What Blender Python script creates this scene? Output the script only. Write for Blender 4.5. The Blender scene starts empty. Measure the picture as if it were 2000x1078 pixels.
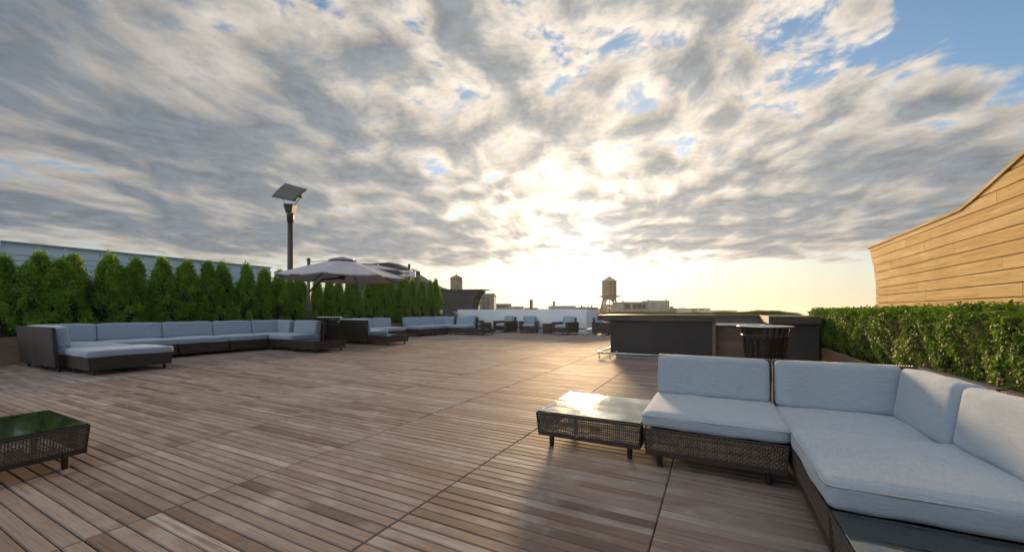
import bpy, bmesh, math, random
import numpy as np
from mathutils import Vector, Matrix
random.seed(7); RNG = np.random.default_rng(7)
PI = math.pi; R = math.radians
scene = bpy.context.scene
COL = scene.collection

# ------------------------------------------------------------------ camera
CAM_H = 1.15
CAM_YAW = R(27.31)            # the deck seams (world +Y) run 27 degrees to the right of the view
cam_data = bpy.data.cameras.new("camera"); cam = bpy.data.objects.new("camera", cam_data)
COL.objects.link(cam); scene.camera = cam
cam.location = (0, 0, CAM_H); cam.rotation_euler = (PI / 2, 0, CAM_YAW)
cam_data.sensor_width = 36; cam_data.lens = 36 * 765 / 2000; cam_data.shift_y = (608 - 539) / 2000
cam_data.clip_start = 0.05; cam_data.clip_end = 60000

# ------------------------------------------------------------------ light
SUN_AZ = R(-17.4)             # measured from world +Y towards +X
SUN_EL = R(8.8)
SUN_DIR = Vector((math.sin(SUN_AZ) * math.cos(SUN_EL), math.cos(SUN_AZ) * math.cos(SUN_EL), math.sin(SUN_EL)))
sun_data = bpy.data.lights.new("sun", 'SUN'); sun = bpy.data.objects.new("sun", sun_data); COL.objects.link(sun)
sun_data.energy = 2.0; sun_data.angle = R(8.0); sun_data.color = (1.0, 0.66, 0.34)
sun.rotation_euler = SUN_DIR.to_track_quat('Z', 'Y').to_euler(); sun.location = (0, 0, 30)

scene.view_settings.view_transform = 'Standard'; scene.view_settings.look = 'None'
scene.view_settings.exposure = 1.45; scene.view_settings.gamma = 1.0
scene.view_settings.use_curve_mapping = False
scene.render.engine = 'CYCLES'
scene.cycles.use_denoising = True
scene.cycles.max_bounces = 8; scene.cycles.transparent_max_bounces = 12
scene.cycles.sample_clamp_indirect = 6.0
scene.cycles.caustics_reflective = False; scene.cycles.caustics_refractive = False

HAZE = .00035
# ------------------------------------------------------------------ node helper
class NT:
    """small wrapper that turns expressions into shader nodes"""
    def __init__(self, tree): self.t = tree; self.n = tree.nodes; self.l = tree.links
    def put(self, sock, v):
        if isinstance(v, bpy.types.NodeSocket): self.l.new(v, sock)
        elif isinstance(v, (int, float)) and hasattr(sock, 'default_value') and sock.type in ('VECTOR', 'RGBA'):
            sock.default_value = (v, v, v) if sock.type == 'VECTOR' else (v, v, v, 1)
        else:
            if sock.type == 'RGBA' and len(v) == 3: v = (*v, 1)
            sock.default_value = v
    def m(self, op, a, b=None, c=None, clamp=False):
        n = self.n.new('ShaderNodeMath'); n.operation = op; n.use_clamp = clamp
        for i, v in enumerate((a, b, c)):
            if v is not None: self.put(n.inputs[i], v)
        return n.outputs[0]
    def add(self, a, b): return self.m('ADD', a, b)
    def sub(self, a, b): return self.m('SUBTRACT', a, b)
    def mul(self, a, b): return self.m('MULTIPLY', a, b)
    def div(self, a, b): return self.m('DIVIDE', a, b)
    def pw(self, a, b): return self.m('POWER', a, b)
    def mx(self, a, b): return self.m('MAXIMUM', a, b)
    def v(self, op, a, b=None, out=0, scale=None):
        n = self.n.new('ShaderNodeVectorMath'); n.operation = op
        self.put(n.inputs[0], a)
        if b is not None: self.put(n.inputs[1], b)
        if scale is not None: self.put(n.inputs['Scale'], scale)
        return n.outputs[out]
    def dot(self, a, b): return self.v('DOT_PRODUCT', a, b, out=1)
    def xyz(self, x, y, z=0.0):
        n = self.n.new('ShaderNodeCombineXYZ')
        for i, v in enumerate((x, y, z)): self.put(n.inputs[i], v)
        return n.outputs[0]
    def sep(self, a):
        n = self.n.new('ShaderNodeSeparateXYZ'); self.put(n.inputs[0], a); return n.outputs
    def ss(self, a, lo, hi, o0=0.0, o1=1.0, kind='SMOOTHSTEP'):
        n = self.n.new('ShaderNodeMapRange'); n.interpolation_type = kind
        for k, v in (('Value', a), ('From Min', lo), ('From Max', hi), ('To Min', o0), ('To Max', o1)): self.put(n.inputs[k], v)
        return n.outputs[0]
    def lin(self, a, lo, hi, o0=0.0, o1=1.0): return self.ss(a, lo, hi, o0, o1, 'LINEAR')
    def noise(self, vec, scale=1.0, detail=4.0, rough=0.5, dist=0.0, color=False, lac=2.0):
        n = self.n.new('ShaderNodeTexNoise'); n.noise_dimensions = '3D'
        self.put(n.inputs['Vector'], vec); self.put(n.inputs['Scale'], scale); self.put(n.inputs['Detail'], detail)
        self.put(n.inputs['Roughness'], rough); self.put(n.inputs['Distortion'], dist); self.put(n.inputs['Lacunarity'], lac)
        return n.outputs['Color' if color else 'Fac']
    def mix(self, f, a, b, blend='MIX'):
        n = self.n.new('ShaderNodeMix'); n.data_type = 'RGBA'; n.blend_type = blend; n.clamp_factor = True
        self.put(n.inputs[0], f); self.put(n.inputs[6], a); self.put(n.inputs[7], b)
        return n.outputs[2]
    def ramp(self, f, stops):
        n = self.n.new('ShaderNodeValToRGB'); e = n.color_ramp.elements
        while len(e) < len(stops): e.new(0.5)
        for i, (p, c) in enumerate(stops): e[i].position = p; e[i].color = (*c, 1) if len(c) == 3 else c
        self.put(n.inputs[0], f); return n.outputs[0]
    def rgbmul(self, a, f): return self.v('SCALE', a, scale=f)

# ------------------------------------------------------------------ sky: clear evening air behind a broken cloud deck
def build_sky():
    w = bpy.data.worlds.new("World"); scene.world = w; w.use_nodes = True
    T = NT(w.node_tree); T.n.clear()
    d = T.n.new('ShaderNodeTexCoord').outputs['Generated']
    dx, dy, dz = T.sep(d)
    sky = T.n.new('ShaderNodeTexSky'); sky.sky_type = 'NISHITA'; sky.sun_disc = False
    sky.sun_elevation = SUN_EL; sky.sun_rotation = SUN_AZ
    sky.altitude = 50; sky.air_density = 1.0; sky.dust_density = 1.0; sky.ozone_density = 2.0
    # angle to the sun and elevation
    cs = T.mx(T.dot(d, tuple(SUN_DIR)), 0.0)
    el = T.mx(dz, 0.0)
    # cloud-plane coordinates: s towards the sun, t across it
    hx, hy = math.sin(SUN_AZ), math.cos(SUN_AZ)
    k = T.div(1.0, T.add(el, 0.10))
    s = T.mul(T.add(T.mul(dx, hx), T.mul(dy, hy)), k)
    t = T.mul(T.sub(T.mul(dx, hy), T.mul(dy, hx)), k)
    # --- cloud field
    base = T.xyz(T.mul(t, 1.0), T.mul(s, SKY['stretch']), SKY['seed'])
    warp = T.v('SUBTRACT', T.noise(base, 1.3, 3, .5, color=True), (.5, .5, .5))
    p = T.v('ADD', base, T.v('SCALE', warp, scale=SKY['warp']))
    big = T.noise(p, SKY['big'], 3, .5)
    n1 = T.noise(p, SKY['scale'], 9, SKY['rough'])
    p2 = T.v('ADD', p, (0.0, SKY['off'], 0.0))
    n2 = T.noise(p2, SKY['scale'], 5, SKY['rough'])
    # streaky veil: the same air drawn out along the wind
    st = T.noise(T.v('ADD', T.xyz(T.add(T.mul(t, 1.0), T.mul(s, .22)), T.mul(s, .60), 5.2), T.v('SCALE', warp, scale=.25)), 1.7, 7, .55, .15)
    side = T.ss(t, -0.45, -1.5)                       # left of the sun the deck closes into smooth grey sheets
    rside = T.ss(t, 0.6, 1.5)
    strk = T.m('MAXIMUM', side, T.mul(rside, .75))
    n = T.add(T.mul(n1, T.sub(1.0, T.mul(strk, .52))), T.mul(st, T.mul(strk, .52)))
    n = T.add(n, T.mul(T.sub(big, .5), SKY['bigamp']))
    # opening to the right overhead, closed on the left, clear band low on the right
    n = T.add(n, T.mul(side, .09))
    opening = T.mul(T.ss(t, .5, 1.05), T.ss(s, 1.75, 1.25))
    n = T.sub(n, T.mul(opening, SKY['open']))
    back = T.ss(s, -.1, -.9)                           # the deck thins out behind the viewer, away from the sun
    n = T.sub(n, T.mul(back, .18))
    low = T.mul(T.ss(el, .15, .03), T.ss(t, -5.0, -1.0))
    n = T.sub(n, T.mul(low, .42))
    n = T.sub(n, T.mul(T.mul(T.ss(el, .15, .085), T.ss(t, -.8, -2.0)), .17))      # a lighter slot under the left sheet
    n = T.add(n, T.mul(T.mul(T.ss(el, .10, .17), T.ss(el, .5, .25)), T.mul(T.ss(t, -.3, .5), .10)))
    cov = T.ss(n, SKY['c0'], SKY['c0'] + .13)
    thick = T.ss(n, SKY['c0'] + .05, SKY['c0'] + .28)
    edge = T.mul(T.mul(T.sub(n1, n2), SKY['relief']), T.sub(1.0, T.mul(strk, .35)))
    # --- light in the cloud
    g1 = T.pw(cs, 4.0); g2 = T.pw(cs, 26.0); g3 = T.pw(cs, 220.0)
    az = T.ss(T.m('ABSOLUTE', t), 2.2, .25)
    anti = T.ss(T.dot(d, tuple(SUN_DIR)), .35, -.60)     # unseen front-lit clouds opposite the sun, brightened to lift the foreground fill
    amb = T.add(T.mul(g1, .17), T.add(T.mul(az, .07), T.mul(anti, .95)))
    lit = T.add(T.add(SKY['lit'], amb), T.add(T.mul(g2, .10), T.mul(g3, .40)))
    lit = T.mul(lit, T.add(1.0, T.m('MULTIPLY', edge, 1.0)))
    litc = T.mix(T.add(T.mul(g1, .7), .25), (1.0, .92, .83), (1.0, .85, .66))
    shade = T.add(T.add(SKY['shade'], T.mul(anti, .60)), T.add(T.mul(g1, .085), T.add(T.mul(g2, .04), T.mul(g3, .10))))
    shade = T.mul(shade, T.add(1.0, T.mul(edge, .8)))
    shc = T.mix(T.m('MULTIPLY', g1, 1.0, clamp=True), (.84, 1.0, 1.18), (1.02, 1.0, .94))
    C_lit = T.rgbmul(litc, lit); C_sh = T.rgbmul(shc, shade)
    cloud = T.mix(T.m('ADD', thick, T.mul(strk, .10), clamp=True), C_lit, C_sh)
    # --- clear air
    clear = T.v('MULTIPLY', sky.outputs[0], (SKY['clear'] * .80, SKY['clear'] * .97, SKY['clear'] * 1.12))
    clear = T.v('DIVIDE', clear, T.v('ADD', T.v('MULTIPLY', clear, (.75, .75, .75)), (1, 1, 1)))     # aureole held back by the thin veil
    hz = T.ss(el, .22, .0)
    hazec = T.mix(T.m('MULTIPLY', T.pw(cs, 3.0), 1.0, clamp=True), (.78, .72, .60), (1.03, .86, .63))
    clear = T.mix(T.mul(hz, .72), clear, T.rgbmul(hazec, T.add(.33, T.add(T.mul(g2, .05), T.mul(g3, .12)))))
    clear = T.v('ADD', clear, T.rgbmul((1.0, .86, .62), T.add(T.mul(g2, .02), T.mul(g3, .16))))
    fade = T.mul(cov, T.sub(1.0, T.mul(T.ss(el, .075, .0), .85)))
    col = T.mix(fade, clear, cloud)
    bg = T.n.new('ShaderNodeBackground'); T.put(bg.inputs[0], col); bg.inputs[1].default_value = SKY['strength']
    o = T.n.new('ShaderNodeOutputWorld'); T.l.new(bg.outputs[0], o.inputs[0])
    w.cycles.sampling_method = 'MANUAL'; w.cycles.sample_map_resolution = 1024
SKY = dict(stretch=.88, seed=4.6, warp=.42, big=1.15, scale=4.3, rough=.60, off=.045, bigamp=.30, open=.20, c0=.368,
           relief=2.4, lit=.195, shade=.080, clear=.068, strength=1.0)
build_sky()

# ------------------------------------------------------------------ mesh helpers
class MB:
    """collects geometry for one mesh"""
    def __init__(self): self.v = []; self.f = []
    def quad(self, a, b, c, d):
        i = len(self.v); self.v += [tuple(a), tuple(b), tuple(c), tuple(d)]; self.f.append((i, i + 1, i + 2, i + 3)); return self
    def raw(self, vs, fs):
        i = len(self.v); self.v += [tuple(p) for p in vs]; self.f += [tuple(i + k for k in f) for f in fs]; return self
    def box(self, x0, x1, y0, y1, z0, z1, flare=0.0):
        a = flare
        vs = [(x0, y0, z0), (x1, y0, z0), (x1, y1, z0), (x0, y1, z0),
              (x0 - a, y0 - a, z1), (x1 + a, y0 - a, z1), (x1 + a, y1 + a, z1), (x0 - a, y1 + a, z1)]
        return self.raw(vs, [(3, 2, 1, 0), (4, 5, 6, 7), (0, 1, 5, 4), (1, 2, 6, 5), (2, 3, 7, 6), (3, 0, 4, 7)])
    def cbox(self, x0, x1, y0, y1, z0, z1, c=0.006):
        """box with chamfered edges"""
        vs = []
        for z, i in ((z0, c), (z0 + c, 0), (z1 - c, 0), (z1, c)):
            vs += [(x0 + i, y0 + i, z), (x1 - i, y0 + i, z), (x1 - i, y1 - i, z), (x0 + i, y1 - i, z)]
        fs = [(3, 2, 1, 0), (12, 13, 14, 15)]
        for L in range(3):
            for k in range(4): fs.append((L * 4 + k, L * 4 + (k + 1) % 4, L * 4 + 4 + (k + 1) % 4, L * 4 + 4 + k))
        return self.raw(vs, fs)
    def tube(self, pts, rad, n=8, cap=True):
        pts = [Vector(p) for p in pts]
        rads = rad if isinstance(rad, (list, tuple)) else [rad] * len(pts)
        rings = []; base = len(self.v); up = None
        for i, p in enumerate(pts):
            d = (pts[min(i + 1, len(pts) - 1)] - pts[max(i - 1, 0)]).normalized()
            if up is None:
                up = Vector((0, 0, 1)) if abs(d.z) < .9 else Vector((1, 0, 0))
            a = d.cross(up); a.normalize(); b = a.cross(d).normalized(); up = b
            for k in range(n):
                t = 2 * PI * k / n
                self.v.append(tuple(p + (a * math.cos(t) + b * math.sin(t)) * rads[i]))
        for i in range(len(pts) - 1):
            for k in range(n):
                self.f.append((base + i * n + k, base + i * n + (k + 1) % n, base + (i + 1) * n + (k + 1) % n, base + (i + 1) * n + k))
        if cap:
            self.f.append(tuple(base + k for k in range(n - 1, -1, -1)))
            self.f.append(tuple(base + (len(pts) - 1) * n + k for k in range(n)))
        return self
    def lathe(self, prof, n=24, c=(0, 0, 0), cap=True):
        b = len(self.v)
        for r, z in prof:
            for k in range(n):
                t = 2 * PI * k / n; self.v.append((c[0] + r * math.cos(t), c[1] + r * math.sin(t), c[2] + z))
        for i in range(len(prof) - 1):
            for k in range(n):
                self.f.append((b + i * n + k, b + i * n + (k + 1) % n, b + (i + 1) * n + (k + 1) % n, b + (i + 1) * n + k))
        if cap:
            self.f.append(tuple(b + k for k in range(n - 1, -1, -1)))
            self.f.append(tuple(b + (len(prof) - 1) * n + k for k in range(n)))
        return self
    def prism(self, poly, axis, a0, a1):
        """poly of 2-D points pushed along an axis: 'x' uses (y,z), 'y' uses (x,z), 'z' uses (x,y)"""
        def P(p, a): return (a, p[0], p[1]) if axis == 'x' else ((p[0], a, p[1]) if axis == 'y' else (p[0], p[1], a))
        n = len(poly)
        vs = [P(p, a0) for p in poly] + [P(p, a1) for p in poly]
        fs = [tuple(range(n - 1, -1, -1)), tuple(range(n, 2 * n))] + [(k, (k + 1) % n, n + (k + 1) % n, n + k) for k in range(n)]
        return self.raw(vs, fs)
    def mesh(self, name, smooth=False):
        me = bpy.data.meshes.new(name); me.from_pydata(self.v, [], self.f); me.update()
        bm = bmesh.new(); bm.from_mesh(me); bmesh.ops.recalc_face_normals(bm, faces=bm.faces); bm.to_mesh(me); bm.free()
        if smooth: me.polygons.foreach_set('use_smooth', [True] * len(me.polygons))
        return me

def link(name, me, mat, parent=None, loc=(0, 0, 0), rz=0.0):
    o = bpy.data.objects.new(name, me)
    if mat is not None and not me.materials: me.materials.append(mat)
    COL.objects.link(o); o.location = loc; o.rotation_euler = (0, 0, rz)
    if parent is not None: o.parent = parent
    return o
def obj(name, mb, mat, parent=None, smooth=False, loc=(0, 0, 0), rz=0.0):
    return link(name, mb.mesh(name, smooth), mat, parent, loc, rz)
def tag(o, label=None, cat=None, group=None, kind=None):
    for k, v in (('label', label), ('category', cat), ('group', group), ('kind', kind)):
        if v: o[k] = v
    return o
def thing(name, label, cat, loc=(0, 0, 0), rz=0.0, group=None):
    o = bpy.data.objects.new(name, None); COL.objects.link(o); o.location = loc; o.rotation_euler = (0, 0, rz)
    o.empty_display_size = .2
    return tag(o, label, cat, group)
CACHE = {}
def cached(key, fn):
    if key not in CACHE: CACHE[key] = fn()
    return CACHE[key]
def auto_smooth(me, ang=35):
    me.polygons.foreach_set('use_smooth', [True] * len(me.polygons))
    bm = bmesh.new(); bm.from_mesh(me); a = R(ang)
    for e in bm.edges:
        if len(e.link_faces) == 2 and e.calc_face_angle(0) > a: e.smooth = False
    bm.to_mesh(me); bm.free(); return me

# the view as a ruler: where does a line of sight meet a plane
FPX = 765.0; cc, sn = math.cos(CAM_YAW), math.sin(CAM_YAW)
def ray(px, py): return Vector(((px - 1000) * cc - FPX * sn, (px - 1000) * sn + FPX * cc, 608 - py))
def at_u(px, py, u): d = ray(px, py); t = u / d.x; return (u, d.y * t, d.z * t + CAM_H)
def at_d(px, py, depth):
    d = ray(px, py) * (depth / FPX); return Vector((d.x, d.y, d.z + CAM_H))

# ------------------------------------------------------------------ materials
def mat(name, fn, bump=None):
    m = bpy.data.materials.new(name); m.use_nodes = True; T = NT(m.node_tree); T.n.clear()
    b = T.n.new('ShaderNodeBsdfPrincipled'); o = T.n.new('ShaderNodeOutputMaterial'); T.l.new(b.outputs[0], o.inputs[0])
    T.b = b; T.o = o
    def setp(**k):
        for kk, v in k.items(): T.put(b.inputs[kk.replace('_', ' ')], v)
    T.setp = setp
    def bumpf(h, strength=.3, dist=.01):
        n = T.n.new('ShaderNodeBump'); n.inputs['Strength'].default_value = strength; n.inputs['Distance'].default_value = dist
        T.put(n.inputs['Height'], h); T.l.new(n.outputs[0], b.inputs['Normal'])
    T.bump = bumpf
    fn(T); return m
def tco(T, k='Object'): return T.n.new('ShaderNodeTexCoord').outputs[k]
def rnd(T):
    a = T.n.new('ShaderNodeObjectInfo').outputs['Random']; b = T.n.new('ShaderNodeNewGeometry').outputs['Random Per Island']
    return T.m('FRACT', T.add(a, b))
def scl(T, v, s): return T.v('MULTIPLY', v, s)

def wood(name, stops, along='x', rough=(.42, .68), grain=1.0, spec=.35, silver=.35, silverc=(.37, .345, .33), bumpk=.25):
    def f(T):
        r = rnd(T); p = tco(T)
        s = (3.0, 120, 120) if along == 'x' else ((120, 3.0, 120) if along == 'y' else (120, 120, 3.0))
        off = T.xyz(T.mul(r, 37.0), T.mul(r, 91.0), T.mul(r, 53.0))
        q = T.v('ADD', p, off)
        g = T.noise(scl(T, q, s), 1.0 * grain, 6, .62, .9)
        s2 = tuple(.22 * a for a in s)
        g2 = T.noise(scl(T, q, s2), 1.0 * grain, 3, .5, 1.4)
        blot = T.noise(q, 2.2, 4, .6)
        c = T.ramp(T.m('ADD', r, T.mul(T.sub(g2, .5), .30), clamp=True), stops)
        c = T.mix(T.ss(g, .42, .68, 0.0, .60), c, T.v('MULTIPLY', c, (.50, .47, .45)))
        c = T.mix(T.ss(g2, .52, .72, 0.0, .40), c, T.v('MULTIPLY', c, (.62, .58, .55)))
        c = T.mix(T.mul(T.ss(blot, .48, .75), silver), c, silverc)
        wp = T.noise(T.n.new('ShaderNodeNewGeometry').outputs['Position'], .9, 5, .62, .4)
        c = T.rgbmul(c, T.lin(wp, .3, .7, .84, 1.12))            # old water marks and foot traffic
        T.setp(Base_Color=c, Roughness=T.lin(g2, .3, .7, *rough))
        T.b.inputs['Specular IOR Level'].default_value = spec
        T.bump(T.add(g, T.mul(g2, .5)), bumpk, .004)
    return mat(name, f)

DECK_STOPS = [(0, (.125, .094, .081)), (.10, (.185, .135, .110)), (.28, (.226, .173, .148)), (.5, (.258, .212, .190)),
              (.68, (.234, .184, .160)), (.84, (.295, .262, .246)), (.94, (.178, .124, .096)), (1.0, (.36, .333, .318))]
M = {}
M['deck'] = wood('weathered deck wood', DECK_STOPS, 'x', (.60, .85), spec=.22, silver=.6)
M['planter'] = wood('planter boards', [(0, (.19, .12, .085)), (.5, (.25, .165, .12)), (1, (.29, .20, .15))], 'y', silver=.15)
M['plank_honey'] = wood('honey wall planks', [(0, (.62, .41, .16)), (.4, (.70, .485, .21)), (.7, (.66, .45, .19)), (1, (.74, .53, .26))], 'y', (.7, .9),
                        grain=.6, spec=.10, silver=.35, silverc=(.58, .40, .19), bumpk=.2)
M['bar_plank'] = wood('bar front planks', [(0, (.095, .062, .045)), (.5, (.14, .095, .068)), (1, (.18, .13, .098))], 'x', silver=.1)
M['counter'] = wood('dark counter wood', [(0, (.050, .038, .030)), (.5, (.064, .048, .038)), (1, (.080, .062, .050))], 'x', (.32, .5), spec=.5, silver=.05)
def simple(name, col, rough=.5, metal=0.0, spec=.5, var=.12, scale=3.0, bumpk=0.0, bscale=60):
    def f(T):
        p = tco(T); n = T.noise(p, scale, 5, .6)
        c = T.mix(T.ss(n, .3, .7), tuple(a * (1 - var) for a in col), tuple(min(1, a * (1 + var)) for a in col))
        T.setp(Base_Color=c, Roughness=T.lin(n, .3, .7, max(.02, rough - .06), min(1, rough + .06)), Metallic=metal)
        T.b.inputs['Specular IOR Level'].default_value = spec
        if bumpk: T.bump(T.noise(p, bscale, 3, .6), bumpk, .004)
    return mat(name, f)
M['under'] = simple('dark underlay', (.015, .013, .012), .9)
M['roof'] = simple('grey roofing', (.12, .12, .12), .9, bumpk=.2)
M['metal_dark'] = simple('dark brown metal', (.030, .024, .021), .45, spec=.5)
M['grey_metal'] = simple('grey painted metal', (.085, .088, .090), .45)
M['steel'] = simple('brushed steel', (.52, .53, .54), .30, metal=1.0)
M['black_panel'] = simple('black bar cladding', (.026, .026, .028), .62, var=.3, scale=1.5, bumpk=.1)
M['black_paint'] = simple('black enamel', (.016, .014, .013), .32, var=.25)
M['white_paint'] = simple('white wall paint', (.80, .845, .89), .7, var=.04, scale=1.2, bumpk=.08)
M['kick'] = simple('pale kick plate', (.40, .42, .43), .5)
M['soil'] = simple('soil', (.030, .020, .014), .95, bumpk=.8, bscale=30)
M['bark'] = simple('bark', (.085, .055, .038), .9, bumpk=.8, bscale=25)
M['concrete'] = simple('weathered concrete', (.36, .33, .28), .85, var=.2, scale=.6)
M['concrete2'] = simple('pale stucco', (.46, .45, .42), .85, var=.15, scale=.5)
M['brick'] = simple('old brick', (.24, .15, .11), .85, var=.3, scale=.8)
M['window'] = simple('window glass', (.03, .035, .04), .15, spec=.8)
M['tank'] = wood('tank staves', [(0, (.24, .19, .14)), (.5, (.32, .26, .19)), (1, (.27, .22, .165))], 'z', (.6, .85), silver=.3)
M['tank_roof'] = simple('tank roof', (.13, .12, .11), .7, var=.3)
M['tank_roof_tan'] = simple('tan tank roof', (.36, .29, .19), .7, var=.2)
M['cast'] = simple('cast concrete', (.40, .35, .27), .85, var=.15, scale=.8)
M['white_sign'] = simple('sign white', (.80, .80, .80), .5, var=.03)
M['red_sign'] = simple('sign red', (.62, .05, .04), .5, var=.03)
M['post_wood'] = wood('post wood', [(0, (.13, .075, .05)), (1, (.18, .11, .075))], 'z')
M['reflector'] = simple('reflector panel', (.05, .058, .055), .55, var=.08)
M['bag'] = simple('bin liner', (.03, .03, .032), .35, bumpk=.5, bscale=20)

def siding_mat(name, col, var=.10):
    def f(T):
        r = rnd(T); p = tco(T); n = T.noise(scl(T, p, (2, 2, 9)), 1.0, 5, .6)
        v = T.add(T.mul(T.sub(r, .5), 2 * var), T.add(1.0 - var, T.mul(n, 2 * var)))
        T.setp(Base_Color=T.rgbmul(col, v), Roughness=.6); T.bump(n, .15, .004)
    return mat(name, f)
M['siding'] = siding_mat('pale blue siding', (.58, .66, .72))
M['siding_black'] = siding_mat('black siding', (.028, .035, .042), .18)

def f_fabric(T):
    p = tco(T)
    a = T.noise(scl(T, p, (14, 330, 330)), 1.0, 3, .6); b = T.noise(scl(T, p, (330, 14, 500)), 1.0, 2, .5)
    big = T.noise(p, 3.0, 4, .55); stain = T.noise(p, 9.0, 5, .6)
    v = T.add(T.mul(a, .5), T.mul(b, .5))
    c = T.mix(T.ss(v, .38, .62), (.245, .310, .385), (.36, .44, .53))
    c = T.mix(T.ss(big, .35, .75, 0.0, .35), c, (.295, .365, .44))
    c = T.mix(T.ss(stain, .66, .8, 0.0, .25), c, (.30, .33, .36))
    T.setp(Base_Color=c, Roughness=.92); T.b.inputs['Sheen Weight'].default_value = .25; T.b.inputs['Specular IOR Level'].default_value = .15
    wr = T.noise(scl(T, p, (5, 5, 5)), 1.0, 3, .5)
    T.bump(T.add(T.mul(v, .10), T.mul(wr, .7)), .35, .010)
M['fabric'] = mat('grey linen fabric', f_fabric)
M['piping'] = simple('grey piping', (.36, .39, .43), .9)

def f_wicker(T):
    """flat plait seen from afar: over and under strands as fine relief"""
    p = tco(T); x, y, z = T.sep(p); k = 2 * PI / .036
    h = T.add(x, y)
    a = T.m('SINE', T.mul(h, k)); b = T.m('SINE', T.mul(z, k)); ch = T.mul(a, b)
    n = T.noise(p, 40, 3, .6)
    c = T.mix(T.ss(ch, -.6, .6), (.014, .011, .010), (.062, .050, .043))
    c = T.mix(T.ss(n, .5, .8, 0.0, .5), c, (.08, .066, .057))
    rw = T.noise(scl(T, T.xyz(h, 0.0, z), (5, 1, 38)), 1.0, 3, .6)
    c = T.mix(T.ss(rw, .45, .62, 0.0, .75), c, T.v('MULTIPLY', c, (.35, .33, .32)))
    T.setp(Base_Color=c, Roughness=.5); T.bump(T.add(ch, T.mul(n, .4)), .5, .004)
M['wicker'] = mat('dark wicker', f_wicker)
def f_strand(T):
    r = rnd(T); p = tco(T); n = T.noise(p, 60, 3, .6)
    c = T.mix(r, (.055, .045, .039), (.110, .090, .077)); c = T.mix(T.ss(n, .5, .8, 0, .4), c, (.14, .118, .10))
    T.setp(Base_Color=c, Roughness=.42)
M['strand'] = mat('wicker strand', f_strand)
def f_glass(T):
    p = tco(T); n = T.noise(p, 6, 4, .6)
    T.setp(Base_Color=(.62, .72, .68), Roughness=T.lin(n, .35, .7, .01, .06), IOR=1.62, Transmission_Weight=1.0)
M['glass'] = mat('smoked table glass', f_glass)
def f_canvas(T):
    p = tco(T); n = T.noise(p, 2.0, 4, .6); w = T.noise(scl(T, p, (300, 300, 300)), 1.0, 2)
    c = T.mix(T.ss(n, .3, .7), (.50, .48, .52), (.58, .555, .60))
    T.setp(Base_Color=c, Roughness=.85); T.bump(T.add(T.mul(n, 1.0), T.mul(w, .1)), .2, .02)
    tr = T.n.new('ShaderNodeBsdfTranslucent'); T.put(tr.inputs[0], (.50, .47, .50)); mx = T.n.new('ShaderNodeMixShader'); mx.inputs[0].default_value = .22
    T.l.new(T.b.outputs[0], mx.inputs[1]); T.l.new(tr.outputs[0], mx.inputs[2]); T.l.new(mx.outputs[0], T.o.inputs[0])
M['canvas'] = mat('grey lilac canvas', f_canvas)

def leaf(name, c0, c1, c2, trans=.35, rough=.5, spec=.4, nscale=1.2):
    def f(T):
        g = T.n.new('ShaderNodeNewGeometry'); r = g.outputs['Random Per Island']
        n = T.noise(g.outputs['Position'], nscale, 3, .6)
        c = T.ramp(T.m('ADD', T.mul(r, .6), T.mul(T.ss(n, .3, .7), .4), clamp=True), [(0, c0), (.55, c1), (1, c2)])
        T.setp(Base_Color=c, Roughness=rough); T.b.inputs['Specular IOR Level'].default_value = spec
        tr = T.n.new('ShaderNodeBsdfTranslucent'); T.put(tr.inputs[0], T.v('MULTIPLY', c, (1.25, 1.35, .7)))
        mx = T.n.new('ShaderNodeMixShader'); mx.inputs[0].default_value = trans
        T.l.new(T.b.outputs[0], mx.inputs[1]); T.l.new(tr.outputs[0], mx.inputs[2]); T.l.new(mx.outputs[0], T.o.inputs[0])
    return mat(name, f)
M['arbor'] = leaf('arborvitae sprays', (.062, .132, .013), (.160, .290, .022), (.290, .440, .040), .48, .55, .3, 2.5)
M['box'] = leaf('box hedge leaves', (.034, .078, .010), (.100, .190, .020), (.21, .315, .034), .40, .55, .18, 3.0)
M['grass'] = leaf('ornamental grass', (.055, .085, .020), (.105, .145, .030), (.17, .20, .05), .35, .6, .3, 2.0)
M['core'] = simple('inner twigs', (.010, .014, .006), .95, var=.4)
def f_ground(T):
    p = tco(T); n = T.noise(p, .004, 6, .65); m = T.noise(p, .03, 5, .7)
    c = T.mix(T.ss(n, .35, .65), (.11, .12, .10), (.21, .20, .18)); c = T.mix(T.ss(m, .5, .7, 0, .6), c, (.30, .28, .26))
    T.setp(Base_Color=c, Roughness=.95)
M['city'] = mat('distant ground', f_ground)

# ------------------------------------------------------------------ the setting
g = MB().quad((-3900, -3900, -15), (3900, -3900, -15), (3900, 3900, -15), (-3900, 3900, -15))
tag(obj('ground', g, M['city']), kind='structure')
tag(obj('roof_terrace', MB().box(-30, 9, -7, 26, -15.2, -.034), M['under']), kind='structure')

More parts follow.
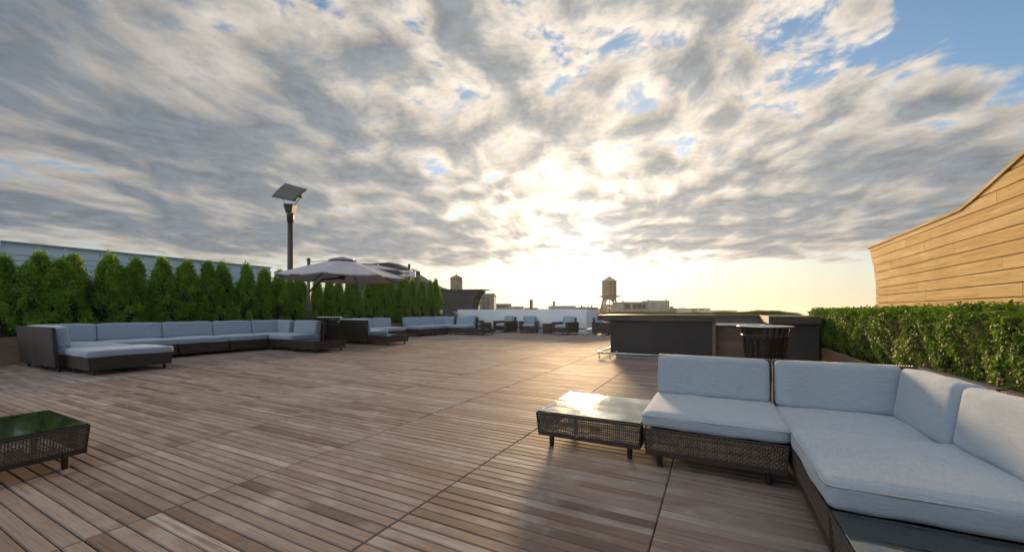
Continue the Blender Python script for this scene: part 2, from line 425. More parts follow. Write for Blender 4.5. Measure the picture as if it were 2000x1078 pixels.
# deck: hardwood tiles, sixteen boards to a tile
TILE = 1.27; U0 = -.28; V0 = 2.35 - TILE * 4; NB = 16; PITCH = TILE / NB; GAP = .0065
BL, BW, BT, CH = TILE - .006, PITCH - GAP, .030, .0050
def board_geo(cx, cy, z=0.0, l=BL):
    hx, hy = l / 2, BW / 2; c = CH
    vs = [(cx + sx * (hx - (c if k == 0 else 0)), cy + sy * (hy - (c if k == 0 else 0)), z + dz)
          for k, dz in ((0, 0), (1, -c), (2, -BT)) for sx, sy in ((-1, -1), (1, -1), (1, 1), (-1, 1))]
    fs = [(0, 1, 2, 3)] + [(4 * L + k, 4 * (L + 1) + k, 4 * (L + 1) + (k + 1) % 4, 4 * L + (k + 1) % 4) for L in (0, 1) for k in range(4)]
    return vs, fs
def px_of(x, y, z=0.0):
    X = x * cc + y * sn; Y = -x * sn + y * cc
    if Y < .2: return None
    return 1000 + FPX * X / Y, 608 + FPX * (CAM_H - z) / Y, Y
boards = []
for i in range(-12, 3):
    for j in range(0, 18):
        cx = U0 + (i + .5) * TILE
        if cx + BL / 2 > 3.15: continue
        for b in range(NB):
            cy = V0 + j * TILE + (b + .5) * PITCH
            if cy > 20.3: continue
            area = 0; q = px_of(cx, cy)
            if q and q[1] < 1130:
                cs_ = [px_of(cx + sx * BL / 2, cy + sy * BW / 2) for sx, sy in ((-1, -1), (1, -1), (1, 1), (-1, 1))]
                if all(cs_):
                    vis = sum(1 for t in (-.45, -.2, 0, .2, .45) for w in [px_of(cx + t * BL, cy)] if w and 0 <= w[0] <= 2000 and w[1] <= 1078) / 5
                    area = .5 * abs(sum(cs_[k][0] * cs_[(k + 1) % 4][1] - cs_[(k + 1) % 4][0] * cs_[k][1] for k in range(4))) * vis
                    if cx > .2 and cy < 3.1: area *= .3       # under the sofa
            boards.append((area, cx, cy))
boards.sort(key=lambda t: -t[0])
deck = MB(); rs = random.Random(3)
me_board = MB().raw(*board_geo(0, 0)).mesh('board'); me_board.materials.append(M['deck'])
for a, cx, cy in boards[300:]: deck.raw(*board_geo(cx, cy, rs.uniform(-.0012, .0012)))
deck_root = bpy.data.objects.new('deck', None); COL.objects.link(deck_root); tag(deck_root, kind='structure')
me = bpy.data.meshes.new('boards_beyond'); me.from_pydata(deck.v, [], deck.f); me.update()
tag(link('boards_beyond', me, M['deck'], deck_root), kind='stuff')
for a, cx, cy in boards[:300]:
    o = link('board', me_board, None, deck_root, (cx, cy, rs.uniform(-.0012, .0012)), PI if rs.random() < .5 else 0)

# ------------------------------------------------------------------ planters and hedges
def boards_wall(root, axis, pos, a0, a1, z0, zs, thick, m, seglen=2.4, face=-1, seed=1, name='board', gap=.004, c=.004):
    """rows of boards on a vertical face; every board is its own part"""
    rr = random.Random(seed); n = 0
    for k in range(len(zs) - 1):
        a = a0 + (rr.uniform(-.5, .5) * seglen if k % 2 else 0); cuts = [a0]
        while a < a1 - .4:
            a += seglen * rr.uniform(.85, 1.15)
            if a0 + .3 < a < a1 - .3: cuts.append(a)
        cuts.append(a1)
        for q in range(len(cuts) - 1):
            p0, p1 = cuts[q] + gap / 2, cuts[q + 1] - gap / 2; off = rr.uniform(0, .003)
            b = MB()
            if axis == 'y': b.cbox(pos - off, pos + thick, p0, p1, zs[k] + gap / 2, zs[k + 1] - gap / 2, c)
            else: b.cbox(p0, p1, pos - off, pos + thick, zs[k] + gap / 2, zs[k + 1] - gap / 2, c)
            obj(name, b, m, root); n += 1
    return n

def leaf_cloud(pts, nrm, size, jitter, rng, aspect=.55, up=0.0):
    """one small folded leaf per point, facing roughly along nrm"""
    n = len(pts); s = size * rng.uniform(.65, 1.35, n)[:, None]
    d = nrm + rng.normal(0, jitter, (n, 3)); d /= np.linalg.norm(d, axis=1, keepdims=True)
    a = rng.normal(0, 1, (n, 3)); a[:, 2] += up
    a -= d * (a * d).sum(1, keepdims=True); a /= np.linalg.norm(a, axis=1, keepdims=True); b = np.cross(d, a)
    v = np.stack([pts - a * s * .5, pts + b * s * aspect * .5 + d * s * .10, pts + a * s * .5, pts - b * s * aspect * .5 + d * s * .10], 1)
    return v.reshape(-1, 3)
def quads_mesh(name, v, m):
    n = len(v) // 4; me = bpy.data.meshes.new(name)
    me.vertices.add(len(v)); me.vertices.foreach_set('co', v.astype(np.float32).ravel())
    me.loops.add(4 * n); me.loops.foreach_set('vertex_index', np.arange(4 * n, dtype=np.int32))
    me.polygons.add(n); me.polygons.foreach_set('loop_start', np.arange(0, 4 * n, 4, dtype=np.int32))
    me.polygons.foreach_set('loop_total', np.full(n, 4, dtype=np.int32))
    me.update(calc_edges=True); me.validate(); me.materials.append(m); return me

# right: low box hedge in a boarded planter
pl = thing('planter', 'long low brown wooden planter under the clipped hedge behind the near sofa', 'planter', group='wooden planters')
boards_wall(pl, 'y', 1.95, -3.2, 11.55, 0.0, [0.0, .20, .41], .04, M['planter'], 3.4, seed=4)
obj('end_panel', MB().cbox(1.992, 3.05, 11.50, 11.545, .0, .405), M['planter'], pl)
obj('soil', MB().box(1.992, 3.10, -3.2, 11.495, .02, .36), M['soil'], pl)
hd = thing('hedge', 'low clipped glossy green hedge in the planter along the honey plank wall', 'hedge', (0, 0, 0))
def hedge_leaves(x0, x1, y0, y1, z0, z1, n, size, rng, bulge=.07, lump=.085, near=None):
    per = np.array([z1 - z0, x1 - x0, z1 - z0]); per = per / per.sum()
    s = rng.random(n); y = y0 + (y1 - y0) * (rng.random(n) ** (near or 1.0)); t = rng.random(n)
    f0 = s < per[0]; f1 = (s >= per[0]) & (s < per[0] + per[1]); f2 = s >= per[0] + per[1]
    p = np.zeros((n, 3)); nr = np.zeros((n, 3)); p[:, 1] = y
    p[f0, 0] = x0; p[f0, 2] = z0 + (z1 - z0) * t[f0]; nr[f0] = (-1, 0, .25)
    p[f1, 0] = x0 + (x1 - x0) * t[f1]; p[f1, 2] = z1; nr[f1] = (0, 0, 1)
    p[f2, 0] = x1; p[f2, 2] = z0 + (z1 - z0) * t[f2]; nr[f2] = (1, 0, .25)
    # lumps: shoots stand out of the clipped face
    ph = rng.uniform(0, 6.28, 8)
    L = (np.sin(y * 3.1 + ph[0]) * np.sin(p[:, 2] * 7 + ph[1]) + np.sin(y * 7.3 + p[:, 2] * 4 + ph[2]) * .7 + np.sin(y * 13.7 - p[:, 2] * 17 + ph[3]) * .5
         + np.sin(y * 29 + p[:, 0] * 23 + ph[4]) * .35) * lump * .5
    depth = np.abs(rng.normal(0, .035, n))
    roundc = np.where(f0 | f2, -bulge * np.clip((p[:, 2] - (z1 - .16)) / .16, 0, 1) ** 2 * 1.2 - .10 * np.clip((z0 + .18 - p[:, 2]) / .18, 0, 1), 0)
    nn = nr / np.linalg.norm(nr, axis=1, keepdims=True)
    p += nn * (L - depth + roundc)[:, None]
    return p, nn
p_, n_ = hedge_leaves(1.985, 2.98, -3.0, 11.62, .40, 1.145, 120000, .03, RNG, near=1.0)
ye = RNG.random(7000); pe = np.stack([2.02 + .96 * RNG.random(7000), np.full(7000, 11.60) - np.abs(RNG.normal(0, .03, 7000)), .40 + .745 * ye], 1)
p_ = np.concatenate([p_, pe]); n_ = np.concatenate([n_, np.tile([0, 1, .2], (7000, 1))])
# a few longer shoots above the clipped top
ys = RNG.uniform(-3, 11.5, 900); xs = RNG.uniform(2.03, 2.5, 900)
sh = np.repeat(np.stack([xs, ys, np.full(900, 1.14)], 1), 5, 0); hh = RNG.uniform(.02, .10, 900)
sh[:, 2] += np.tile(np.linspace(0, 1, 5), 900) * np.repeat(hh, 5); sh[:, :2] += RNG.normal(0, .006, (4500, 2))
p_ = np.concatenate([p_, sh]); n_ = np.concatenate([n_, RNG.normal(0, 1, (4500, 3))])
lf = link('foliage', quads_mesh('foliage', leaf_cloud(p_, n_, .038, .55, RNG), M['box']), None, hd); tag(lf, kind='stuff')
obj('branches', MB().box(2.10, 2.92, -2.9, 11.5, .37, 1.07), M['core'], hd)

# low planting beyond the bar, on the far edge of the roof
gp = thing('planter', 'dark trough of low green planting on the far roof edge behind the bar', 'planter', group='wooden planters')
obj('trough', MB().cbox(-5.78, 3.5, 22.1, 23.3, -.03, .76, .01), M['counter'], gp)
obj('soil', MB().box(-5.74, 3.46, 22.14, 23.26, .64, .765), M['soil'], gp)
n = 30000; gx = RNG.uniform(-6.0, 3.5, n); gy = RNG.uniform(21.95, 23.4, n)
edge = np.clip((gx + 6.05) / .25, 0, 1) ** .5
hh = (.44 + .03 * np.sin(gx * 1.3) + .10 * np.exp(-((gx - 2.35) / .62) ** 4) + .02 * np.sin(gx * 4.7)) * RNG.uniform(.55, 1.0, n) * (.5 + .5 * edge)
b0 = np.stack([gx, gy, np.full(n, .72)], 1); lean = RNG.normal(0, .10, (n, 2)); tp = b0.copy(); tp[:, :2] += lean; tp[:, 2] += hh
wv = RNG.normal(0, 1, (n, 3)); wv[:, 2] = 0; wv /= np.linalg.norm(wv, axis=1, keepdims=True); wv *= .012
mid = (b0 + tp) / 2; mid[:, :2] -= lean * .2
v = np.stack([b0, mid + wv, tp, mid - wv], 1).reshape(-1, 3)
gr = link('grass', quads_mesh('grass', v, M['grass']), None)
tag(gr, 'green ornamental grass growing in the trough behind the bar', 'grass', kind='stuff')

# left: row of arborvitae in a boarded planter
pl = thing('planter', 'long brown wooden planter at the foot of the tall evergreen row', 'planter', group='wooden planters')
boards_wall(pl, 'y', -13.40, 0.6, 18.9, 0.0, [0.0, .20, .40, .60], -.04, M['planter'], 3.0, seed=9)
obj('soil', MB().box(-14.75, -13.445, .6, 18.9, .02, .55), M['soil'], pl)
def arbor_mesh(seed, H=2.0, W=.54, n=22000):
    rng = np.random.default_rng(seed)
    # clumps on a flame-shaped body
    nc = 130; zc = rng.random(nc) ** .80; th = rng.uniform(0, 2 * PI, nc)
    def prof(z): return np.clip((1.0 - z) ** .60 * np.clip(.62 + z * 2.2, 0, 1), .015, None)
    tilt = rng.normal(0, .03, 2)
    lob = lambda z, t: 1 + .13 * np.sin(3 * t + 5 * z + seed) + .10 * np.sin(5 * t - 9 * z + 2 * seed)
    rc = W * prof(zc) * lob(zc, th) * rng.uniform(.70, 1.10, nc)
    per = n // nc; k = np.repeat(np.arange(nc), per)
    cl = np.stack([rc * np.cos(th), rc * np.sin(th), zc * H], 1)
    rad = np.stack([np.cos(th), np.sin(th), np.full(nc, .15)], 1)
    o = rng.normal(0, 1, (nc * per, 3)) * np.array([.048, .048, .085])
    p = cl[k] * np.array([1, 1, 1]) + o - rad[k] * np.abs(rng.normal(0, .06, (nc * per, 1)))
    p[:, 2] = np.clip(p[:, 2], .0, None)
    # the leader: a thin tip
    m = 170; zt = rng.random(m); tipr = .055 * (1 - zt) + .008
    tp = np.stack([rng.normal(0, 1, m) * tipr, rng.normal(0, 1, m) * tipr, H * (.93 + .13 * zt)], 1)
    p = np.concatenate([p, tp]); nr = np.concatenate([rad[k], rng.normal(0, 1, (m, 3))])
    p[:, 0] += tilt[0] * p[:, 2]; p[:, 1] += tilt[1] * p[:, 2]
    # sprays stand upright: long side mostly vertical, face tangential or radial at random
    nr = nr + rng.normal(0, .8, nr.shape) * np.array([1, 1, .25])
    return leaf_cloud(p, nr / np.linalg.norm(nr, axis=1, keepdims=True), .060, .25, rng, .46, up=1.6)
ARB = [quads_mesh('arborvitae_crown', arbor_mesh(s), M['arbor']) for s in range(6)]
me_trunk = MB().tube([(0, 0, -.08), (.01, 0, .5), (0, .01, 1.1), (0, 0, 1.75)], [.045, .038, .025, .008], 8).mesh('trunk', True)
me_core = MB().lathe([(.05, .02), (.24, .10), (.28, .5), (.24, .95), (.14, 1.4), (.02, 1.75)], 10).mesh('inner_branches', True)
tops = [(10, 505), (50, 520), (80, 495), (112, 512), (140, 500), (205, 502), (234, 528), (262, 507), (325, 506), (365, 512), (405, 513), (440, 517), (480, 520), (515, 528), (541, 530),
        (567, 549), (581, 548), (593, 550), (618, 548), (642, 546), (665, 545), (684, 547), (697, 550), (721, 541), (735, 547), (749, 544), (763, 538), (781, 546), (793, 543),
        (807, 548), (823, 550), (842, 550), (852, 547)]
ORD = ['first', 'second', 'third', 'fourth', 'fifth', 'sixth', 'seventh', 'eighth', 'ninth', 'tenth', 'eleventh', 'twelfth', 'thirteenth', 'fourteenth', 'fifteenth', 'sixteenth', 'seventeenth']
rt = random.Random(12)
for i, (px, py) in enumerate(tops):
    x, y, zt = at_u(px, py, -14.05)
    front = py in (520, 512, 528) and px in (50, 112, 234)
    nn = len(tops)
    lab = ('dark green columnar evergreen, %s from the left end of the tall row' % ORD[i]) if i < 17 else ('green columnar evergreen, %s from the far right end of the tall row' % ORD[nn - 1 - i])
    t = thing('evergreen_tree', lab, 'tree', (x + rt.uniform(-.08, .08) + (.28 if front else 0), y, .55), rt.uniform(0, 6.28), 'evergreen row along the left side')
    hgt = zt - .55; s = rt.uniform(.90, 1.10) * (1.0 if i < 15 else .80)
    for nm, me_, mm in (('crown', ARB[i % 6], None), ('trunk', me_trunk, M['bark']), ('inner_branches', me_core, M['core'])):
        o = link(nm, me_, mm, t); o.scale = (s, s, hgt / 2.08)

# ------------------------------------------------------------------ boundary walls
# right: honey plank wall with a flared end and a swept top
wr = thing('plank_wall', 'sunlit honey wood plank wall with swept top and flared end', 'wall')
def top_r(v):
    pts = [(-4, 5.2), (2, 4.4), (4.5, 3.75), (5.8, 3.28), (6.8, 2.98), (7.45, 2.80), (7.8, 2.705), (8.1, 2.645), (8.4, 2.640), (11.95, 2.635)]
    for (a, za), (b, zb) in zip(pts, pts[1:]):
        if a <= v <= b: return za + (zb - za) * (v - a) / (b - a)
    return pts[0][1] if v < pts[0][0] else pts[-1][1]
def end_r(z):
    pts = [(-1, 11.44), (1.17, 11.44), (1.70, 11.465), (2.17, 11.62), (2.45, 11.80), (2.64, 11.93)]
    for (a, va), (b, vb) in zip(pts, pts[1:]):
        if a <= z <= b: return va + (vb - va) * (z - a) / (b - a)
    return pts[-1][1]
ROW = .205; UW = 3.20; rr = random.Random(21)
ROW = .1705
z = .13
rows = [0.0]
while z < 5.3: rows.append(z); z += ROW
for k in range(len(rows) - 1):
    z0, z1 = rows[k] + .006, rows[k + 1] - .006
    cuts = [-4.0]; a = -4.0 + rr.uniform(.8, 3)
    while a < 11.0: cuts.append(a); a += rr.uniform(2.2, 4.2)
    cuts.append(99)
    for q in range(len(cuts) - 1):
        a0 = cuts[q] + .004; a1 = cuts[q + 1] - .004
        # clip each plank by the swept top and the flared end
        vs = [a0] + [v for v in np.arange(-4, 12, .1) if a0 < v < min(a1, end_r(z0) + .6)]
        last = min(a1, end_r(z0)) if a1 < 50 else end_r(z0)
        lastt = min(a1, end_r(z1)) if a1 < 50 else end_r(z1)
        bot = []; top = []
        for v in vs + [last]:
            if v > max(last, lastt): continue
            zt = min(z1, top_r(v) - .035)
            if zt > z0 + .012: bot.append((min(v, last), z0)); top.append((min(v, lastt), zt))
        if a1 > 50 and top and z1 < top_r(last) - .03: top[-1] = (lastt, min(z1, top_r(lastt) - .035))
        if len(bot) < 2: continue
        # keep the ends only
        keep = [0, len(bot) - 1]; full = all(abs(t[1] - z1) < 1e-6 for t in top)
        if full: poly = [bot[0], bot[-1], top[-1], top[0]]
        else: poly = [bot[0], bot[-1]] + top[::-1]
        pb = MB().prism(poly, 'x', UW - rr.uniform(0, .004), UW + .03)
        obj('plank', pb, M['plank_honey'], wr)
# backing body and cap
prof = [(-4, -.02), (11.40, -.02), (11.40, 1.17), (11.42, 1.7), (11.57, 2.17), (11.75, 2.45), (11.86, 2.58)] + [(v, top_r(v) - .045) for v in (11.6, 8.4, 8.1, 7.8, 7.45, 6.8, 5.8, 4.5, 2, -4)]
obj('wall_core', MB().prism(prof, 'x', UW + .031, UW + .62), M['black_panel'], wr)
cap = MB(); cv = [11.97, 10, 8.4, 8.1, 7.8, 7.45, 7.1, 6.8, 6.3, 5.8, 5.1, 4.5, 3.2, 2, -1, -4]
for a, b in zip(cv, cv[1:]):
    za, zb = top_r(a), top_r(b)
    cap.raw([(UW - .025, a, za - .033), (UW + .66, a, za - .033), (UW + .66, a, za + .01), (UW - .025, a, za + .01),
             (UW - .025, b, zb - .033), (UW + .66, b, zb - .033), (UW + .66, b, zb + .01), (UW - .025, b, zb + .01)],
            [(0, 1, 5, 4), (1, 2, 6, 5), (2, 3, 7, 6), (3, 0, 4, 7)] + ([(3, 2, 1, 0)] if a == cv[0] else []) + ([(4, 5, 6, 7)] if b == cv[-1] else []))
obj('cap', cap, M['plank_honey'], wr)

# far left: the black twin of that wall
wb = thing('siding_wall', 'dark charcoal siding wall with swept top beyond the evergreen row', 'wall')
VB = 22.6
def top_b(u):
    pts = [(-28, 5.05), (-23.6, 4.95), (-22.3, 4.93), (-20.1, 4.20), (-20.05, 3.95), (-19.6, 3.72), (-18.9, 3.34), (-18.4, 3.12), (-17.9, 2.92), (-17.45, 2.78), (-16.5, 2.70), (-13.85, 2.64)]
    for (a, za), (b, zb) in zip(pts, pts[1:]):
        if a <= u <= b: return za + (zb - za) * (u - a) / (b - a)
    return 2.64
def end_b(z):
    pts = [(-1, -14.71), (1.5, -14.71), (2.0, -14.60), (2.3, -14.38), (2.5, -14.1), (2.64, -13.86)]
    for (a, va), (b, vb) in zip(pts, pts[1:]):
        if a <= z <= b: return va + (vb - va) * (z - a) / (b - a)
    return -13.86
zz = [i * .2 for i in range(27)]
for k in range(len(zz) - 1):
    z0, z1 = zz[k] + .004, zz[k + 1] - .004
    us = list(np.arange(-27, -13.8, .2)); bot = []; top = []
    e0, e1 = end_b(z0), end_b(z1)
    for u in us + [max(e0, e1)]:
        zt = min(z1, top_b(min(u, e1)) - .06)
        if zt > z0 + .01 and min(u, e0) <= e0: bot.append((min(u, e0), z0)); top.append((min(u, e1), zt))
    if len(bot) < 2: continue
    def dd(l):
        r_ = []
        for p in l:
            if not r_ or abs(p[0] - r_[-1][0]) > 1e-4 or abs(p[1] - r_[-1][1]) > 1e-4: r_.append(p)
        return r_
    full = all(abs(t[1] - z1) < 1e-6 for t in top)
    poly = [bot[0], bot[-1], top[-1], top[0]] if full else [bot[0], bot[-1]] + dd(top[::-1])
    obj('siding_board', MB().prism(poly, 'y', VB - .012 * (k % 2) * .3, VB + .03), M['siding_black'], wb)
prof = [(-27, -.02), (-14.74, -.02), (-14.74, 1.5), (-14.63, 2.0), (-14.42, 2.3), (-14.14, 2.5)] + [(u, top_b(u) - .08) for u in (-14.2, -16.5, -17.45, -17.9, -18.4, -18.9, -19.6, -20.05, -20.1, -22.3, -23.6, -27)]
obj('wall_core', MB().prism(prof, 'y', VB + .031, VB + .85), M['siding_black'], wb)
cap = MB(); cu = [-13.8, -15, -16.5, -17.45, -17.9, -18.4, -18.9, -19.6, -20.05, -20.1, -22.3, -23.6, -27]
for a, b in zip(cu, cu[1:]):
    za, zb = top_b(a), top_b(b)
    cap.raw([(a, VB - .05, za - .06), (a, VB + .9, za - .06), (a, VB + .9, za), (a, VB - .05, za), (b, VB - .05, zb - .06), (b, VB + .9, zb - .06), (b, VB + .9, zb), (b, VB - .05, zb)],
            [(0, 1, 5, 4), (1, 2, 6, 5), (2, 3, 7, 6), (3, 0, 4, 7)] + ([(3, 2, 1, 0)] if a == cu[0] else []) + ([(4, 5, 6, 7)] if b == cu[-1] else []))
obj('cap', cap, M['siding_black'], wb)

# left behind the evergreens: pale clapboard wall
wl = thing('clapboard_wall', 'pale blue clapboard wall rising behind the evergreen row', 'wall')
zs = np.arange(0, 3.12, .165)
for k in range(len(zs) - 1):
    z0, z1 = zs[k], zs[k + 1]
    b = MB().raw([(-18.0, 3.22, z0), (-18.0, 10.87, z0), (-18.018, 10.87, z1), (-18.018, 3.22, z1), (-18.05, 3.22, z0), (-18.05, 10.87, z0), (-18.05, 10.87, z1), (-18.05, 3.22, z1)],
                 [(0, 1, 2, 3), (7, 6, 5, 4), (0, 4, 5, 1), (2, 6, 7, 3), (1, 5, 6, 2), (0, 3, 7, 4)])
    obj('clapboard', b, M['siding'], wl)
obj('wall_core', MB().box(-18.5, -18.051, 3.24, 10.85, -.02, 3.13), M['siding'], wl)
obj('corner_post', MB().cbox(-18.08, -17.95, 3.06, 3.215, -.02, 3.16), M['siding'], wl)
obj('cap', MB().cbox(-18.52, -17.97, 3.218, 10.9, 3.135, 3.17, .004), M['siding'], wl)

# far end: white parapet with a return
ww = thing('parapet_wall', 'low white painted wall behind the row of armchairs', 'wall')
obj('wall_panel', MB().cbox(-13.9, -5.86, 19.7, 20.0, .27, 1.25, .01), M['white_paint'], ww)
obj('wall_return', MB().cbox(-6.16, -5.862, 20.003, 21.9, .27, 1.247, .01), M['white_paint'], ww)
obj('base_curb', MB().cbox(-13.9, -5.80, 19.64, 20.0, -.03, .21, .008), M['white_paint'], ww)
obj('base_curb', MB().cbox(-6.16, -5.80, 20.003, 21.9, -.03, .208, .008), M['white_paint'], ww)
obj('shadow_gap', MB().box(-13.88, -5.92, 19.74, 20.0, .19, .29), M['grey_metal'], ww)
sp = thing('spotlight', 'small grey floodlight clamped to the left end of the white wall', 'light', (-13.86, 19.55, .95))
obj('arm', MB().tube([(-.02, .14, 0), (-.02, .05, .02), (0, -.05, .04)], .02, 8), M['kick'], sp, True)
obj('head', MB().lathe([(.05, 0), (.09, .02), (.09, .14), (.06, .18)], 12, (0, -.06, -.04)), M['kick'], sp, True)
obj('hood', MB().cbox(-.14, .12, -.20, .04, .14, .165), M['white_paint'], sp)

# ------------------------------------------------------------------ woven furniture
def cushion_mesh(sx, sy, sz, r=.045, puff=.02, n=9, seed=0):
    """soft rounded block, base at z=0, centred in x and y"""
    def build():
        h = np.array([sx, sy, sz]) / 2; rr_ = min(r, h.min() * .95)
        t = np.linspace(-1, 1, n); t = np.sign(t) * np.abs(t) ** .62; t[0], t[-1] = -1, 1
        vs = []; fs = []
        for ax in range(3):
            for sg in (-1, 1):
                b0 = len(vs)
                for i in range(n):
                    for j in range(n):
                        p = [0, 0, 0]; p[ax] = sg; p[(ax + 1) % 3] = t[i]; p[(ax + 2) % 3] = t[j]
                        p = np.array(p) * h; inner = np.clip(p, -(h - rr_), h - rr_); d = p - inner
                        L = np.linalg.norm(d); q = inner + (d / L * rr_ if L > 1e-9 else 0)
                        w = (1 - (q[0] / h[0]) ** 2) * (1 - (q[1] / h[1]) ** 2)
                        if q[2] > 0: q[2] += puff * max(w, 0) ** .7
                        sgn = [1.0, -1.0]
                        wx = (1 - (q[1] / h[1]) ** 2) * (1 - (q[2] / h[2]) ** 2); wy = (1 - (q[0] / h[0]) ** 2) * (1 - (q[2] / h[2]) ** 2)
                        q[0] += math.copysign(puff * .35 * max(wx, 0), q[0]) if abs(q[0]) > h[0] - rr_ else 0
                        q[1] += math.copysign(puff * .35 * max(wy, 0), q[1]) if abs(q[1]) > h[1] - rr_ else 0
                        q[2] += .004 * math.sin(9 * q[0] + seed) * math.sin(7 * q[1] + 2 * seed) + .0022 * math.sin(23 * q[0] + 11 * q[1] + seed)
                        e_ = max(abs(q[0]) / h[0], abs(q[1]) / h[1])
                        if e_ > .6: q[2] += .0025 * (e_ - .6) / .4 * math.sin(41 * q[0] + 1.7 * seed) * math.sin(38 * q[1] + seed)
                        q[1] += .0035 * math.sin(13 * q[0] + 3 * q[2] + seed); q[0] += .0035 * math.sin(12 * q[1] + 2 * seed)
                        vs.append((q[0], q[1], q[2] + sz / 2))
                for i in range(n - 1):
                    for j in range(n - 1):
                        f = (b0 + i * n + j, b0 + (i + 1) * n + j, b0 + (i + 1) * n + j + 1, b0 + i * n + j + 1)
                        fs.append(f if sg > 0 else f[::-1])
        me = bpy.data.meshes.new('cushion'); me.from_pydata(vs, [], fs); me.update()
        bm = bmesh.new(); bm.from_mesh(me); bmesh.ops.remove_doubles(bm, verts=bm.verts, dist=1e-4); bmesh.ops.recalc_face_normals(bm, faces=bm.faces)
        bm.to_mesh(me); bm.free(); me.polygons.foreach_set('use_smooth', [True] * len(me.polygons)); me.materials.append(M['fabric']); return me
    return cached(('cush', round(sx, 3), round(sy, 3), round(sz, 3), r, puff, n, seed), build)
def piping_mesh(sx, sy, z, r, rad=.005):
    def build():
        pts = []; hx, hy = sx / 2 - r, sy / 2 - r
        for cx, cy, a0 in ((hx, hy, 0), (-hx, hy, 90), (-hx, -hy, 180), (hx, -hy, 270)):
            for k in range(5):
                a = R(a0 + 22.5 * k); pts.append((cx + r * math.cos(a), cy + r * math.sin(a), z))
        pts.append(pts[0]); pts.append(pts[1]); me = MB().tube(pts, rad, 6, False).mesh('piping', True); me.materials.append(M['piping']); return me
    return cached(('pipe', round(sx, 3), round(sy, 3), round(z, 3), r), build)

def weave_mesh(W, Hh, flare0=0.0, pitch=.0150, wd=.0090):
    """plaited panel in the x-z plane, facing -y, growing by flare0 to each side at the top"""
    def build():
        mb = MB(); nv = max(4, int(round(W / pitch))); nh = max(3, int(round(Hh / pitch)))
        def X(s, z): return (-W / 2 + W * s) * (1 + 2 * flare0 / W * z / Hh)
        def Yo(z): return -flare0 * z / Hh
        t = .0016; rg = random.Random(5)
        for i in range(nv + 1):                       # uprights
            s = i / nv; w = wd * .95
            if rg.random() < .2: w = wd * 1.3
            ring = []
            for z in (0, Hh):
                x = X(s, z); y = Yo(z); ring += [(x - w / 2, y, z), (x, y - t, z), (x + w / 2, y, z), (x, y + t, z)]
            mb.raw(ring, [(k, (k + 1) % 4, 4 + (k + 1) % 4, 4 + k) for k in range(4)])
        for j in range(nh):                           # plaited strands
            z = (j + .5) * Hh / nh; w = wd * rg.uniform(.85, 1.2); ring = []
            block = [rg.random() < .45 for _ in range(nv // 6 + 2)]
            for i in range(nv + 1):
                s = i / nv; x = X(s, z); o = .0034 * (1 if (i + j) % 2 else -1); y = Yo(z) + o
                ww = w * (1.5 if block[i // 6] else .92)
                ring += [(x, y, z - ww / 2), (x, y - t, z), (x, y, z + ww / 2), (x, y + t, z)]
            mb.raw(ring, [(4 * i + k, 4 * i + (k + 1) % 4, 4 * i + 4 + (k + 1) % 4, 4 * i + 4 + k) for i in range(nv) for k in range(4)])
        me = bpy.data.meshes.new('weave'); me.from_pydata(mb.v, [], mb.f); me.update(); me.materials.append(M['strand']); return me
    return cached(('weave', round(W, 3), round(Hh, 3), flare0), build)

SIDES = {'-y': 0.0, '+x': PI / 2, '+y': PI, '-x': -PI / 2}
NEAR = dict(zl=.105, zb=.300, zs=.420, zk=.735, flare=.014, leg=.020, bt=.055, bc=.15, hi=True)
FAR = dict(zl=.110, zb=.315, zs=.475, zk=.850, flare=.020, leg=.026, bt=.065, bc=.19, hi=False)
def base_parts(root, w, d, S, hi, top_slab=True):
    zl, zb, fl = S['zl'], S['zb'], S['flare']; hx, hy = w / 2 - fl - .004, d / 2 - fl - .004
    for sx in (-1, 1):
        for sy in (-1, 1):
            link('leg', cached(('leg', S['leg'], zl), lambda: auto_smooth(MB().lathe([(S['leg'] * .86, 0), (S['leg'], .01), (S['leg'] * 1.12, zl + .01)], 14).mesh('leg'))), M['metal_dark'], root,
                 (sx * (hx - .085), sy * (hy - .085), 0))
    if hi:
        for nm, rz in SIDES.items():
            L, off = (2 * hx, hy) if nm[1] == 'y' else (2 * hy, hx)
            h = zb - zl - .030
            a = {'-y': (0, -off, zl + .03), '+y': (0, off, zl + .03), '+x': (off, 0, zl + .03), '-x': (-off, 0, zl + .03)}[nm]
            tag(link('weave', weave_mesh(L - .004, h, fl), None, root, a, rz), kind='stuff')
        f = MB()                                      # bottom rail and corner posts
        for x0, x1, y0, y1 in ((-hx - .004, hx + .004, -hy - .005, -hy + .02), (-hx - .004, hx + .004, hy - .02, hy + .005), (-hx - .005, -hx + .02, -hy + .021, hy - .021), (hx - .02, hx + .005, -hy + .021, hy - .021)):
            f.box(x0, x1, y0, y1, zl, zl + .032)
        for sx in (-1, 1):
            for sy in (-1, 1):
                x, y = sx * hx, sy * hy
                f.tube([(x, y, zl + .03), (x + sx * fl, y + sy * fl, zb - .002)], .007, 6)
        tr = .007
        c = [(hx + fl, hy + fl), (-hx - fl, hy + fl), (-hx - fl, -hy - fl), (hx + fl, -hy - fl), (hx + fl, hy + fl)]
        for p, q in zip(c, c[1:]): f.tube([(p[0], p[1], zb - .007), (q[0], q[1], zb - .007)], tr, 6)
        obj('base_frame', f, M['metal_dark'], root)
        if top_slab: obj('slat_deck', MB().box(-hx + .0, hx - .0, -hy + .0, hy - .0, zb - .022, zb - .010), M['metal_dark'], root)
    else:
        link('base', cached(('base', w, d, zl, zb), lambda: MB().box(-hx, hx, -hy, hy, zl, zb, fl).mesh('base')), M['wicker'], root)
        link('bottom_rail', cached(('rail', w, d, zl), lambda: MB().box(-hx - .004, hx + .004, -hy - .004, hy + .004, zl - .012, zl + .022).mesh('rail')), M['metal_dark'], root)

